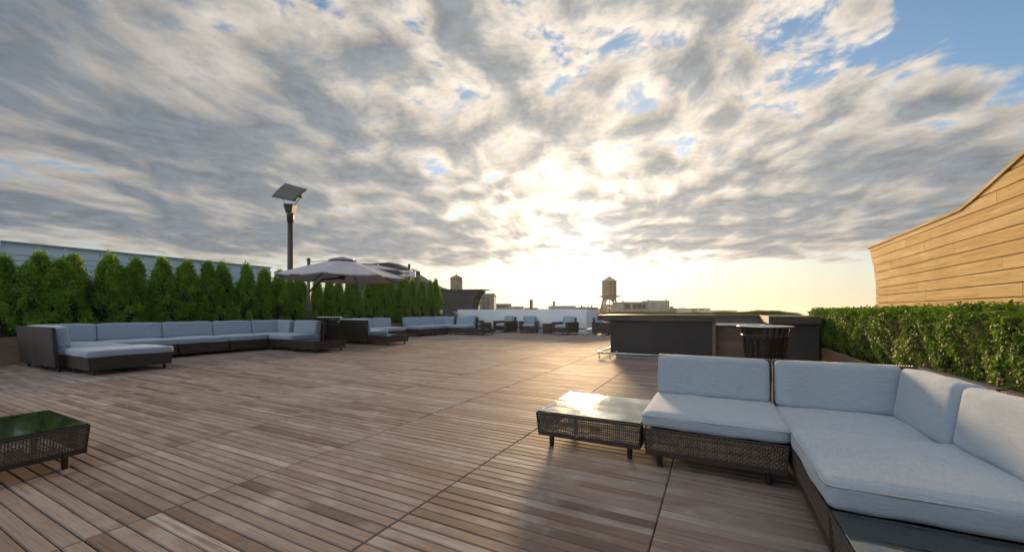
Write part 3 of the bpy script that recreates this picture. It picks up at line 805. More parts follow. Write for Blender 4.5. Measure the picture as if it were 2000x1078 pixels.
def back_part(root, side, w, d, S, hi, ext=(0, 0), name='backrest_frame'):
    """upright woven back along one side, leaning outwards"""
    L = w if side[1] == 'y' else d; off = (d if side[1] == 'y' else w) / 2; zl, zk, bt = S['zl'], S['zk'], S['bt']; lean = .05
    h0, h1 = -L / 2 - ext[0], L / 2 + ext[1]; e0, e1 = (.06 if ext[0] else 0), (.06 if ext[1] else 0)
    def build():
        prof0 = -off; b = MB()
        b.raw([(h0 + .004, -off + .012, zl), (h1 - .004, -off + .012, zl), (h1 - .004, -off + bt, zl), (h0 + .004, -off + bt, zl),
               (h0 - e0, -off - lean, zk), (h1 + e1, -off - lean, zk), (h1 + e1, -off - lean + bt * .8, zk), (h0 - e0, -off - lean + bt * .8, zk)],
              [(3, 2, 1, 0), (4, 5, 6, 7), (0, 1, 5, 4), (1, 2, 6, 5), (2, 3, 7, 6), (3, 0, 4, 7)])
        return b.mesh(name)
    o = link(name, cached(('back', L, off, zl, zk, bt, ext), build), M['wicker'], root, (0, 0, 0), SIDES[side])
    if hi:                                            # bound rim: strands wrapped over the top edge
        def rim():
            b = MB(); n = int((h1 - h0) / .0145); y0 = -off - lean - .006; y1 = y0 + bt * .8 + .012
            for k in range(n):
                x = h0 + (k + .5) * (h1 - h0) / n; sk = .006
                pts = [(x - sk, y0, zk - .022), (x - sk * .5, y0 + .002, zk + .002), (x, (y0 + y1) / 2, zk + .008), (x + sk * .5, y1 - .002, zk + .002), (x + sk, y1, zk - .022)]
                b.tube(pts, .0052, 5)
            me = bpy.data.meshes.new('rim'); me.from_pydata(b.v, [], b.f); me.update(); me.materials.append(M['strand'])
            me.polygons.foreach_set('use_smooth', [True] * len(me.polygons)); return me
        tag(link('bound_rim', cached(('rim', L, off, zk, bt, ext), rim), None, o), kind='stuff')
    return o
def back_cushion(root, side, a0, a1, w, d, S, seed=0):
    """cushion leaning on the back of one side, from a0 to a1 along it (local)"""
    off = (d if side[1] == 'y' else w) / 2; L = a1 - a0 - .012; hgt = S['zk'] - S['zs'] + .03
    me_ = cushion_mesh(L, S['bc'], hgt,   .034 if S['hi'] else .035, .012, 17 if S['hi'] else 9, seed)
    piv = bpy.data.objects.new('back_cushion', me_); COL.objects.link(piv); piv.parent = root
    mx = Matrix.Rotation(SIDES[side], 4, 'Z') @ Matrix.Translation(((a0 + a1) / 2, -off + S['bt'] + S['bc'] / 2 - .008, S['zs'] - .018)) @ Matrix.Rotation(R(7.5), 4, 'X')
    piv.matrix_local = mx
    return piv
def module(name, label, cat, x0, x1, y0, y1, S, backs=(), seat=True, group=None, exts=None, cush=None, glass=False, seed=0):
    """one sectional unit on the footprint given in world metres"""
    w, d = x1 - x0, y1 - y0; cx, cy = (x0 + x1) / 2, (y0 + y1) / 2
    t = thing(name, label, cat, (cx, cy, 0), 0, group); hi = S['hi']
    base_parts(t, w, d, S, hi)
    for b in backs: back_part(t, b, w, d, S, hi, (exts or {}).get(b, (0, 0)))
    if seat:
        ex = {s: (S['bt'] - .005 if s in backs else -.012) for s in SIDES}
        a0, a1 = -w / 2 + ex['-x'], w / 2 - ex['+x']; b0, b1 = -d / 2 + ex['-y'], d / 2 - ex['+y']
        th = S['zs'] - S['zb'] - .012
        sc_ = link('seat_cushion', cushion_mesh(a1 - a0 - .008, b1 - b0 - .008, th, .032, .020, 19 if hi else 9, seed), None, t, ((a0 + a1) / 2, (b0 + b1) / 2, S['zb'] + .002))
        if hi: link('piping', piping_mesh(a1 - a0 - .004, b1 - b0 - .004, th * .80, .034), None, sc_)
    for side, p, q in (cush or []): back_cushion(t, side, p, q, w, d, S, seed + len(side))
    if glass:
        zb, fl = S['zb'], .006
        obj('table_top', MB().box(-w / 2 + .012, w / 2 - .012, -d / 2 + .012, d / 2 - .012, zb - .010, zb - .001), M['wicker'], t)
        obj('glass_top', MB().cbox(-w / 2 + fl, w / 2 - fl, -d / 2 + fl, d / 2 - fl, zb + .001, zb + .010, .002), M['glass'], t)
    return t

# --- near corner sofa on the right
GN = 'pieces of the near corner sofa'
module('coffee_table', 'low dark wicker table with shining glass top beside the near sofa', 'table', -1.345, -.485, 3.05, 3.915, NEAR, seat=False, group=GN, glass=True)
module('sofa_module', 'near dark wicker sofa seat with blue grey cushions next to the shining table', 'sofa', -.465, .425, 3.0, 3.93, NEAR, ('+y',), group=GN,
       cush=[('+y', -.445 + .02, .445 - .005)], seed=1)
module('sofa_module', 'corner unit of the near sofa with two grey back cushions', 'sofa', .435, 1.32, 3.0, 3.93, dict(NEAR, zs=.402), ('+y', '+x'), group=GN,
       cush=[('+y', -.335, .44), ('+x', -.46, .265)], seed=2)
module('sofa_module', 'near sofa seat with large sunlit cushion closest to the camera', 'sofa', .435, 1.32, 2.115, 2.965, dict(NEAR, zs=.445), ('+x',), group=GN, cush=[('+x', -.435, .43)], seed=3)
module('coffee_table', 'dark wicker glass topped table cut by the bottom right corner', 'table', .435, 1.32, 1.235, 2.10, NEAR, seat=False, group=GN, glass=True)
module('coffee_table', 'low wicker table with glass reflecting trees at the left edge', 'table', -5.0, -4.12, .28, 1.15, dict(NEAR, zb=.31), seat=False, glass=True)

# --- long sofa along the evergreens
G1 = 'pieces of the long left sofa'
XB, XF = -12.95, -11.88
def run(y0, y1, label, group, backs=('-x',), cush=None, seed=0, exts=None):
    d = y1 - y0
    return module('sofa_module', label, 'sofa', XB, XF, y0, y1, FAR, backs, True, group, exts, cush if cush is not None else [('-x', -d / 2, d / 2)], seed=seed)
# side '-x' runs along -y when turned, so its span is mirrored: a -> -a
module('sofa_module', 'near left corner unit of the long sofa, its dark woven back to the camera', 'sofa', XB, -11.90, 2.56, 3.66, FAR, ('-x', '-y'), True, G1, None,
       [('-x', -.55, .36), ('-y', -.30, .525)], seed=4)
module('sofa_module', 'left end seat of the long sofa with its woven back to the camera', 'sofa', -11.895, -10.95, 2.56, 3.66, FAR, ('-y',), True, G1, {'-y': (0, .06)}, [('-y', -.47, .47)], seed=5)
module('ottoman', 'large cushioned wicker ottoman at the near end of the long sofa', 'ottoman', -10.93, -9.80, 2.70, 3.93, dict(FAR, zs=.46), (), True, G1, seed=6)
run(3.665, 4.87, 'long sofa seat partly hidden behind the cushioned ottoman', G1, seed=1)
run(4.875, 6.03, 'middle seat of the long sofa, second from its far corner', G1, seed=2)
run(6.035, 7.09, 'seat of the long sofa just before its far corner', G1, seed=3)
module('sofa_module', 'far corner unit of the long sofa below the parasol pole', 'sofa', XB, -11.90, 7.095, 8.10, FAR, ('-x', '+y'), True, G1, None, [('-x', -.30, .50), ('+y', -.32, .525)], seed=7)
module('sofa_module', 'end seat of the long sofa facing the camera beside the black bin', 'sofa', -11.895, -10.80, 7.095, 8.10, FAR, ('+y',), True, G1, {'+y': (.05, 0)}, [('+y', -.545, .545)], seed=8)
module('coffee_table', 'wicker glass table at the far end of the long left sofa', 'table', -10.78, -9.66, 7.00, 8.05, FAR, seat=False, group=G1, glass=True)

# --- second and third groups further along
G2 = 'pieces of the middle sofa'
module('sofa_module', 'corner unit of the middle sofa behind the black bin', 'sofa', XB, -11.90, 9.70, 10.75, FAR, ('-x', '-y'), True, G2, None, [('-x', -.52, .33), ('-y', -.30, .525)], seed=9)
module('sofa_module', 'near end seat of the middle sofa with dark woven back toward the camera', 'sofa', -11.895, -10.70, 9.70, 10.75, FAR, ('-y',), True, G2, {'-y': (0, .06)}, [('-y', -.595, .595)], seed=10)
run(10.755, 11.90, 'seat of the middle sofa next to its corner', G2, seed=4)
run(11.905, 12.98, 'open far end seat of the middle sofa', G2, seed=5)
module('coffee_table', 'wicker glass table at the end of the middle sofa', 'table', -10.68, -9.66, 9.72, 10.72, FAR, seat=False, group=G2, glass=True)
G3 = 'pieces of the far sofa'
run(13.86, 14.93, 'open near end seat of the far sofa', G3, seed=6)
run(14.935, 15.98, 'middle seat of the far sofa', G3, seed=7)
module('sofa_module', 'corner unit of the far sofa below the dark siding wall', 'sofa', XB, -11.90, 15.985, 16.95, FAR, ('-x', '+y'), True, G3, None, [('-x', -.28, .48), ('+y', -.32, .525)], seed=11)
module('sofa_module', 'end seat of the far sofa facing the camera', 'sofa', -11.895, -10.80, 15.985, 16.95, FAR, ('+y',), True, G3, {'+y': (.05, 0)}, [('+y', -.545, .545)], seed=12)
module('coffee_table', 'wicker glass table at the end of the far sofa', 'table', -10.78, -9.70, 15.9, 16.95, FAR, seat=False, group=G3, glass=True)

# --- armchairs by the white wall
def armchair(label, x, y, rz):
    t = thing('armchair', label, 'armchair', (x, y, 0), rz, 'armchairs along the white wall')
    S = dict(FAR); w = .98; d = .95
    for sx in (-1, 1):
        for sy in (-1, 1): link('leg', cached(('leg', S['leg'], S['zl']), lambda: None), M['metal_dark'], t, (sx * .40, sy * .38, 0))
    def A(n, f): return link(n, cached(('ac', n), lambda: f().mesh(n)), M['wicker'], t)
    A('base', lambda: MB().box(-.34, .34, -.44, .40, .11, .33))
    o = link('arm', cached(('ac', 'arm'), lambda: MB().box(-.075, .075, -.46, .46, .11, .62, .012).mesh('arm')), M['wicker'], t, (-.415, 0, 0))
    o = link('arm', cached(('ac', 'arm'), lambda: None), M['wicker'], t, (.415, 0, 0))
    A('backrest_frame', lambda: MB().raw([(-.34, .36, .11), (.34, .36, .11), (.34, .46, .11), (-.34, .46, .11), (-.36, .43, .84), (.36, .43, .84), (.36, .51, .84), (-.36, .51, .84)],
                                         [(3, 2, 1, 0), (4, 5, 6, 7), (0, 1, 5, 4), (1, 2, 6, 5), (2, 3, 7, 6), (3, 0, 4, 7)]))
    link('seat_cushion', cushion_mesh(.66, .80, .14, .04, .03, 7), None, t, (0, -.06, .332))
    b = link('back_cushion', cushion_mesh(.68, .17, .44, .05, .02, 7), None, t, (0, .30, .46)); b.rotation_euler = (R(-7), 0, 0)
    return t
armchair('armchair half hidden behind the far sofa at the left of the white wall', -12.3, 19.0, R(28 + 20))
armchair('armchair turned left, between the small table and the chair facing the camera', -10.35, 19.25, R(28 - 42))
armchair('armchair facing the camera in the middle of the white wall', -8.83, 19.10, R(28 - 8))
armchair('armchair turned left beside the second small table, near the wall corner', -6.62, 18.62, R(28 - 42))
armchair('armchair turned right, half hidden behind the bar', -4.75, 19.2, R(28 + 48))
def side_table(label, x, y, rz):
    t = thing('side_table', label, 'side table', (x, y, 0), rz, 'small wicker cubes between the armchairs')
    obj('base', MB().box(-.26, .26, -.26, .26, .05, .50), M['wicker'], t); obj('table_top', MB().cbox(-.27, .27, -.27, .27, .502, .525, .004), M['metal_dark'], t)
    for sx in (-1, 1):
        for sy in (-1, 1): obj('foot', MB().box(sx * .2 - .02, sx * .2 + .02, sy * .2 - .02, sy * .2 + .02, 0, .055), M['metal_dark'], t)
side_table('small dark wicker cube table left of the armchairs, by the far sofa', -11.35, 18.85, R(20))
side_table('small dark wicker cube table between the two right armchairs', -7.62, 18.75, R(22))

# ------------------------------------------------------------------ litter bins
def bin_thing(label, x, y, s=1.0, rz=0.0):
    t = thing('litter_bin', label, 'bin', (x, y, 0), rz, 'black slatted litter bins')
    def P(n, f, m, sm=False): o = link(n, cached(('bin', n), lambda: f().mesh(n, sm)), m, t); o.scale = (s, s, s); return o
    def slat(k):
        a = 2 * PI * k / 24; b = MB(); ca, sa = math.cos(a), math.sin(a)
        pts = [(.27, .04), (.30, .45), (.325, .72), (.345, .82), (.365, .885)]; w = .026
        for (r0, z0), (r1, z1) in zip(pts, pts[1:]):
            for (r, z) in ((0, 0),): pass
            q = []
            for (r, z) in ((r0, z0), (r1, z1)):
                for dr, dw in ((-.004, -w), (.004, -w), (.004, w), (-.004, w)):
                    q.append(((r + dr) * ca - dw * sa, (r + dr) * sa + dw * ca, z))
            b.raw(q, [(0, 1, 2, 3), (7, 6, 5, 4)] + [(i, 4 + i, 4 + (i + 1) % 4, (i + 1) % 4) for i in range(4)])
        return b
    for k in range(24):
        o = link('slat', cached(('bin', 'slat', k), lambda: slat(k).mesh('slat')), M['black_paint'], t); o.scale = (s, s, s)
    for i, (r, z) in enumerate(((.285, .10), (.333, .745))):
        P(('hoop', 'upper_hoop')[i], lambda: MB().lathe([(r, z - .02), (r + .014, z - .02), (r + .014, z + .02), (r, z + .02), (r, z - .02)], 32, cap=False), M['black_paint'], True)
    P('rim', lambda: MB().lathe([(.26, .885), (.405, .885), (.412, .895), (.405, .908), (.26, .915), (.24, .905), (.26, .885)], 40, cap=False), M['steel'], True)
    P('liner', lambda: MB().lathe([(.22, .03), (.262, .45), (.285, .70)], 24), M['bag'], True)
    for k in range(3):
        a = k * 2.1 + .4; o = link('foot', cached(('bin', 'foot'), lambda: MB().cbox(-.03, .03, -.03, .03, 0, .05).mesh('foot')), M['black_paint'], t, (.22 * s * math.cos(a), .22 * s * math.sin(a), 0))
    return t
bin_thing('black slatted litter bin with bright metal rim behind the near sofa', .757, 7.82, 1.0)
bin_thing('black slatted litter bin between the long left sofa and the middle sofa', -11.62, 8.92, 1.06, .13)

# ------------------------------------------------------------------ bar
bar = thing('bar', 'dark outdoor bar with thick wooden counter, foot rail and steel prep top', 'bar')
obj('front_panel', MB().cbox(-2.32, -.04, 9.90, 10.40, .09, .925, .005), M['black_panel'], bar)
obj('side_panel', MB().cbox(-2.32, -1.82, 10.402, 12.5, .09, .925, .005), M['black_panel'], bar)
obj('back_panel', MB().cbox(-1.818, 1.90, 11.95, 12.5, .0, .925, .005), M['black_panel'], bar)
obj('right_panel', MB().cbox(1.10, 1.90, 9.95, 11.948, .0, .895, .005), M['black_panel'], bar)
obj('kick_plate', MB().cbox(-2.20, -.06, 9.96, 10.38, -.002, .088, .003), M['kick'], bar)
obj('kick_plate', MB().cbox(-2.22, -1.84, 10.384, 12.45, -.002, .088, .003), M['kick'], bar)
c = [(-2.64, 9.82, .02, 10.55), (-2.64, 10.552, -1.70, 12.85), (-1.698, 11.80, 1.92, 12.85)]
for k, (x0, y0, x1, y1) in enumerate(c):
    ct = obj('countertop', MB().cbox(x0, x1, y0, y1, 1.028, 1.062 - .001 * k, .004), M['counter'], bar)
def fascia(x0, x1, y0, y1, z0, z1, n, axis, seed):
    rr_ = random.Random(seed); cuts = sorted([x0 if axis == 'x' else y0] + [(x0 if axis == 'x' else y0) + ((x1 - x0) if axis == 'x' else (y1 - y0)) * (k + rr_.uniform(-.15, .15)) / n for k in range(1, n)] + [x1 if axis == 'x' else y1])
    for a, b in zip(cuts, cuts[1:]):
        o = rr_.uniform(0, .002)
        if axis == 'x': obj('fascia_board', MB().cbox(a + .001, b - .001, y0 - o, y1, z0, z1, .003), M['counter'], bar)
        else: obj('fascia_board', MB().cbox(x0 - o, x1, a + .001, b - .001, z0, z1, .003), M['counter'], bar)
fascia(-2.638, .018, 9.825, 9.87, .930, 1.026, 3, 'x', 3)
fascia(-2.636, -2.59, 9.872, 12.84, .930, 1.026, 3, 'y', 5)
fascia(-.03, .017, 9.872, 10.54, .930, 1.026, 1, 'y', 6)
fascia(-1.69, 1.91, 11.81, 11.85, .955, 1.026, 4, 'x', 7)
obj('countertop', MB().cbox(1.02, 1.92, 9.84, 11.79, 1.015, 1.050, .004), M['counter'], bar)
fascia(1.025, 1.915, 9.845, 9.89, .890, 1.013, 1, 'x', 8)
fascia(1.026, 1.07, 9.892, 11.78, .890, 1.013, 2, 'y', 9)
zr = [0.0, .165, .33, .495, .66, .825]
for k in range(5): obj('plank', MB().cbox(.035, 1.095, 10.10 - .002 * (k % 2), 10.14, zr[k] + .003, zr[k + 1] - .003, .003), M['bar_plank'], bar)
obj('corner_trim', MB().cbox(-.037, .032, 9.90, 10.16, .0, .925, .004), M['bar_plank'], bar)
obj('steel_top', MB().cbox(-.03, 1.09, 10.06, 11.78, .828, .850, .003), M['steel'], bar)
obj('steel_splash', MB().cbox(-.03, 1.09, 11.784, 11.80, .852, .95, .002), M['grey_metal'], bar)
obj('foot_rail', MB().tube([(-2.60, 12.3, .125), (-2.60, 9.72, .125), (-2.585, 9.675, .125), (-2.55, 9.66, .125), (0.0, 9.66, .125)], .021, 12), M['steel'], bar, True)
for x, y in ((-2.55, 9.68), (-2.28, 9.66), (-1.2, 9.66), (-.1, 9.66)):
    obj('rail_bracket', MB().tube([(x, y, .115), (x + .0, y, .02)], .009, 8).lathe([(.028, 0), (.028, .008), (.01, .02)], 12, (x, y, 0)), M['steel'], bar, True)
obj('rail_boss', MB().lathe([(.025, 0), (.02, .012), (.0, .016)], 12, (-2.17, 0, 0)), M['steel'], bar, True).matrix_local = Matrix.Translation((0, 9.898, .14)) @ Matrix.Rotation(PI / 2, 4, 'X')

# ------------------------------------------------------------------ parasols
def parasol(label, centre, mast, dz=0.0, Rr=1.95, apex=2.66, rim=2.16, spin=0.0, group='grey cantilever parasols'):
    t = thing('parasol', label, 'parasol', (centre[0], centre[1], dz), 0, group)
    N = 8; A = [spin + 2 * PI * k / N for k in range(N)]
    mxx, my = mast[0] - centre[0], mast[1] - centre[1]
    can = MB(); steps = 7; r0 = .16
    def surf(f, k, tt):
        """f outwards 0..1, between rib k and k+1"""
        a, b = A[k], A[(k + 1) % N]
        r = r0 + (Rr - r0) * f; z = apex - .06 - (apex - .06 - rim) * (f ** 1.12)
        p = Vector((math.cos(a), math.sin(a), 0)) * (1 - tt) + Vector((math.cos(b), math.sin(b), 0)) * tt
        sag = .045 * math.sin(PI * tt) * f; sc_ = 1 - .035 * math.sin(PI * tt) * f
        return (p.x * r * sc_, p.y * r * sc_, z - sag * .8)
    for k in range(N):
        g_ = [[surf(i / steps, k, j / 4) for j in range(5)] for i in range(steps + 1)]
        for i in range(steps):
            for j in range(4): can.quad(g_[i][j], g_[i + 1][j], g_[i + 1][j + 1], g_[i][j + 1])
        e = g_[steps]                                # hem
        for j in range(4): can.quad(e[j], (e[j][0], e[j][1], e[j][2] - .035), (e[j + 1][0], e[j + 1][1], e[j + 1][2] - .035), e[j + 1])
    me_ = can.mesh('canopy'); bm = bmesh.new(); bm.from_mesh(me_); bmesh.ops.remove_doubles(bm, verts=bm.verts, dist=1e-4); bm.to_mesh(me_); bm.free()
    cn = link('canopy', auto_smooth(me_, 14), M['canvas'], t)
    sol = cn.modifiers.new('thickness', 'SOLIDIFY'); sol.thickness = .004
    vm = MB(); ring = [(.40 * math.cos(a), .40 * math.sin(a), apex - .055) for a in A]
    vm.raw([(0, 0, apex + .06)] + ring + [(x, y, z - .02) for x, y, z in ring], [(0, 1 + k, 1 + (k + 1) % N) for k in range(N)] + [(1 + k, 9 + k, 9 + (k + 1) % N, 1 + (k + 1) % N) for k in range(N)])
    obj('vent_cap', vm, M['canvas'], t)
    obj('vent_mesh', MB().lathe([(.30, apex - .13), (.31, apex - .02)], 16, cap=False), M['black_paint'], t)
    for k in range(N):
        a = A[k]; ca, sa = math.cos(a), math.sin(a)
        zf = lambda f: apex - .06 - (apex - .06 - rim) * (f ** 1.12)
        pts = [((r0 + (Rr - r0) * f) * ca, (r0 + (Rr - r0) * f) * sa, zf(f) - .028) for f in (0, .33, .66, .995)]
        rb = obj('rib', MB().tube(pts, .014, 6), M['metal_dark'], t)
        obj('strut', MB().tube([(.06 * ca, .06 * sa, rim + .02), pts[1]], .011, 6), M['metal_dark'], rb)
    obj('hub', MB().lathe([(.04, rim - .06), (.075, rim - .03), (.075, rim + .05), (.03, rim + .08), (.03, apex - .06)], 12), M['metal_dark'], t, True)
    lx = Vector((mxx, my, 0)).normalized()
    obj('mast', MB().tube([(mxx, my, -.0), (mxx, my, apex + .20)], .052, 12), M['grey_metal'], t, True)
    obj('base_plate', MB().cbox(mxx - .45, mxx + .45, my - .45, my + .45, -.0, .08, .01), M['grey_metal'], t)
    obj('arm', MB().tube([(mxx, my, rim - .32), (mxx * .55, my * .55, rim + .03), (0, 0, rim + .0)], .030, 8), M['metal_dark'], t, True)
    obj('stay', MB().tube([(mxx, my, apex + .16), (mxx * .86, my * .86, apex + .10), (0, 0, apex - .02)], .010, 6), M['metal_dark'], t)
    obj('mast_cap', MB().lathe([(.06, 0), (.06, .06), (.03, .075)], 12, (mxx, my, apex + .19)), M['grey_metal'], t, True)
    obj('crank_box', MB().cbox(mxx - .06, mxx + .06, my - .08, my + .08, 1.15, 1.35), M['grey_metal'], t)
    return t
pc = at_d(669, 600, 11.2); pm = at_d(603, 600, 13.05)
parasol('grey lilac cantilever parasol opened over the far end of the long sofa', (pc.x, pc.y), (pm.x, pm.y), Rr=1.75, rim=2.11, spin=CAM_YAW + R(8))
pc = at_d(727, 600, 20.6); pm2 = at_d(676, 600, 23.2)
tp = thing('terrace_platform', 'grey raised terrace behind the evergreen row', 'platform')
obj('platform', MB().box(-24, -15.2, 11.2, 20.5, -.03, 1.0), M['roof'], tp)
obj('railing', MB().box(-15.6, -15.5, 11.3, 20.3, 1.0, 1.25), M['white_paint'], tp)
parasol('second grey parasol half hidden behind the first, beyond the evergreens', (pc.x, pc.y), (pm2.x, pm2.y), dz=1.0, Rr=1.78, apex=2.63, rim=2.26, spin=CAM_YAW + R(20))

# ------------------------------------------------------------------ light mast
lp = at_d(567, 600, 15.6); D = 15.6 / FPX
t = thing('light_mast', 'tall dark light mast with tilted square reflector above the evergreens', 'lamp', (lp.x, lp.y, 0), CAM_YAW)
zt = CAM_H + (608 - 434) * D
obj('post', MB().lathe([(.125, -.03), (.115, .5), (.098, zt)], 20), M['metal_dark'], t, True)
obj('collar', auto_smooth and MB().lathe([(.10, zt - .02), (.122, zt), (.135, zt + .33), (.128, zt + .35)], 20), M['metal_dark'], t, True)
z1 = zt + .35
obj('lamp_head', MB().raw([(-.12, -.12, z1), (.12, -.12, z1), (.12, .12, z1), (-.12, .12, z1), (-.19, -.16, z1 + .34), (.19, -.16, z1 + .34), (.19, .16, z1 + .34), (-.19, .16, z1 + .34)],
                          [(3, 2, 1, 0), (4, 5, 6, 7), (0, 1, 5, 4), (1, 2, 6, 5), (2, 3, 7, 6), (3, 0, 4, 7)]), M['metal_dark'], t)
# corners of the reflector, in mast-local metres: right, away, up
def L3(px, py, dd): return ((px - 1000) * (15.6 + dd) / FPX - (567 - 1000) * D, dd, CAM_H + (608 - py) * (15.6 + dd) / FPX)
q = [L3(531, 385, .10), L3(576, 394, -.62), L3(602, 371, -.05), L3(558, 359, .66)]
rf = MB(); n = 6; grid = []
for i in range(n + 1):
    for j in range(n + 1):
        a, b = i / n, j / n
        p = (Vector(q[0]) * (1 - a) + Vector(q[1]) * a) * (1 - b) + (Vector(q[3]) * (1 - a) + Vector(q[2]) * a) * b
        p.z += .05 * (1 - 4 * (b - .5) ** 2); grid.append(p)
for i in range(n):
    for j in range(n): rf.quad(grid[i * (n + 1) + j], grid[(i + 1) * (n + 1) + j], grid[(i + 1) * (n + 1) + j + 1], grid[i * (n + 1) + j + 1])
me_ = rf.mesh('reflector'); bm = bmesh.new(); bm.from_mesh(me_); bmesh.ops.remove_doubles(bm, verts=bm.verts, dist=1e-4); bm.to_mesh(me_); bm.free()
o = link('reflector', auto_smooth(me_, 40), M['reflector'], t); sol = o.modifiers.new('thickness', 'SOLIDIFY'); sol.thickness = .02
for sx, pt in ((-1, (Vector(q[0]) + Vector(q[3])) / 2), (1, (Vector(q[1]) + Vector(q[2])) / 2)):
    p0 = (sx * .17, 0, z1 + .32); p1 = (pt.x + (-sx) * .03, pt.y, pt.z - .05)
    obj('strut', MB().tube([p0, p1], .016, 8), M['steel'], t, True)
    obj('clamp', MB().cbox(p1[0] - .06, p1[0] + .06, p1[1] - .06, p1[1] + .06, p1[2] - .04, p1[2] + .05, .01), M['black_paint'], t)

# ------------------------------------------------------------------ sign on a post
sp = at_d(800, 600, 24.0); D = 24.0 / FPX
t = thing('sign_post', 'brown post with white box sign lettered in red above the evergreens', 'sign', (sp.x, sp.y, 0), CAM_YAW)
obj('post', MB().cbox(-.08, .08, -.08, .08, -.03, CAM_H + 92 * D, .01), M['post_wood'], t)
z0, z1 = CAM_H + (608 - 541) * D, CAM_H + (608 - 529) * D
bx = obj('sign_box', MB().cbox(-.36, .20, -.22, -.09, z0, z1, .01), M['white_sign'], t)
zc = (z0 + z1) / 2
for k, (x, w_, zz0, zz1) in enumerate(((-.17, .03, .05, .30), (-.115, .03, .08, .32), (-.06, .03, .04, .30), (-.005, .025, .10, .31), (.04, .03, .06, .30))):
    obj('red_mark', MB().box(x - w_ / 2, x + w_ / 2, -.226, -.2205, z0 + zz0, z0 + zz1), M['red_sign'], bx)
obj('red_mark', MB().box(-.19, .06, -.2265, -.2208, z0 + .18, z0 + .205), M['red_sign'], bx)
obj('side_box', MB().cbox(-.37 - .2, -.363, -.20, -.06, z0 - .01, z1 + .01, .008), M['kick'], t)
obj('side_plate', MB().cbox(.203, .40, -.16, -.12, z0 - .02, z1 - .03, .004), M['white_sign'], t)
obj('conduit', MB().tube([(.11, -.11, -.03), (.11, -.11, z0)], .03, 8), M['white_sign'], t, True)

# ------------------------------------------------------------------ rooftops and towers beyond
def building(name, label, cat, px0, px1, ytop, depth, m, dep=8.0, wins=(), extra=None, base=-15.0, group='roofs beyond the terrace'):
    D = depth / FPX; c = at_d((px0 + px1) / 2, 600, depth); w = (px1 - px0) * D; ztop = CAM_H + (608 - ytop) * D
    t = thing(name, label, cat, (c.x, c.y, 0), CAM_YAW, group)
    obj('wall', MB().box(-w / 2, w / 2, 0, dep, base, ztop - .25), m, t)
    obj('parapet', MB().cbox(-w / 2 - .08, w / 2 + .08, -.08, dep + .08, ztop - .248, ztop, .02), m, t)
    def L(px, py): return ((px - (px0 + px1) / 2) * D, CAM_H + (608 - py) * D)
    for a, b, c_, d_ in wins:
        (x0, zt), (x1, zb) = L(a, b), L(c_, d_)
        wn = obj('window', MB().box(x0 - .06, x1 + .06, -.05, -.002, zb - .06, zt + .06), M['concrete2'], t)
        n = max(1, int((x1 - x0) / .9)); s = (x1 - x0) / n
        for k in range(n): obj('pane', MB().box(x0 + k * s + .03, x0 + (k + 1) * s - .03, -.062, -.051, zb, zt), M['window'], wn)
    if extra: extra(t, L, D)
    return t
def pipe(t, L, D, px, y0, y1, r=.12, m=None, name='vent_pipe'):
    (x, z0), (_, z1) = L(px, y0), L(px, y1); obj(name, MB().lathe([(r, z0), (r, z1 - .1), (r * 1.5, z1 - .1), (r * 1.5, z1)], 10, (x, 1.0, 0)), m or M['metal_dark'], t)
def e_left(t, L, D):
    (x0, z0), (x1, z1) = L(934, 587), L(957, 603)
    for px in (935, 945, 954): x, _ = L(px, 0); obj('frame_post', MB().box(x - .07, x + .07, -.9, -.75, -15, L(0, 582)[1]), M['brick'], t)
    for y in (583, 592): obj('frame_beam', MB().box(x0, x1, -.92, -.73, L(0, y)[1] - .08, L(0, y)[1] + .08), M['brick'], t)
    (a, b), (c_, d_) = L(941, 594), L(949, 601); obj('duct', MB().box(a, c_, -.7, -.1, d_, b), M['kick'], t)
building('rooftop_bulkhead', 'tall tan rooftop bulkhead right of the dark siding wall', 'building', 936, 965, 573, 46, M['concrete'], 6, (), e_left)
building('rooftop_bulkhead', 'long low tan bulkhead beside the tall tan one', 'building', 966, 998, 593, 60, M['concrete'], 8, [(970, 596, 990, 600)])
building('rooftop_bulkhead', 'low grey roof between the tan bulkhead and the brick chimney', 'building', 998, 1023, 598, 75, M['concrete2'], 8)
def e_ch(t, L, D):
    (x0, z1), (x1, z0) = L(1035, 586), L(1041, 602); obj('chimney', MB().box(x0, x1, .5, 1.2, z0, z1), M['brick'], t); obj('chimney_cap', MB().box(x0 - .06, x1 + .06, .44, 1.26, z1, z1 + .1), M['brick'], t)
building('rooftop_chimney', 'square brick chimney standing alone above the white wall', 'chimney', 1027, 1050, 601, 70, M['brick'], 5, (), e_ch)
def e_white(t, L, D): pipe(t, L, D, 1083, 597, 588, .22, M['brick'], 'chimney')
building('rooftop_bulkhead', 'pale flat topped penthouse left of the water tower', 'building', 1078, 1124, 597, 80, M['concrete2'], 8, (), e_white)
def e_b(t, L, D):
    for px, y in ((1137, 596), (1142, 598), (1150, 597), (1157, 596)): pipe(t, L, D, px, 606, y, .25, M['brick'])
building('rooftop_bulkhead', 'brown cluttered roof just left of the water tower legs', 'building', 1131, 1168, 600, 115, M['brick'], 7, (), e_b)
def e_r(t, L, D):
    for px, y in ((1219, 586), (1269, 585), (1304, 584)): pipe(t, L, D, px, 591, y, .14)
    (x0, z1), (x1, z0) = L(1265, 587), L(1306, 606); obj('stair_block', MB().box(x0, x1, -.5, 4.5, -15, z1), M['concrete'], t)
    obj('antenna', MB().tube([(L(1305, 0)[0], 1, L(0, 588)[1]), (L(1305, 0)[0], 1, L(0, 577)[1])], .03, 6), M['metal_dark'], t)
building('rooftop_building', 'wide tan rooftop building with dark windows right of the water tower', 'building', 1215, 1266, 589.5, 95, M['concrete'], 9, [(1219, 593, 1231, 603), (1235, 593, 1262, 603)], e_r)
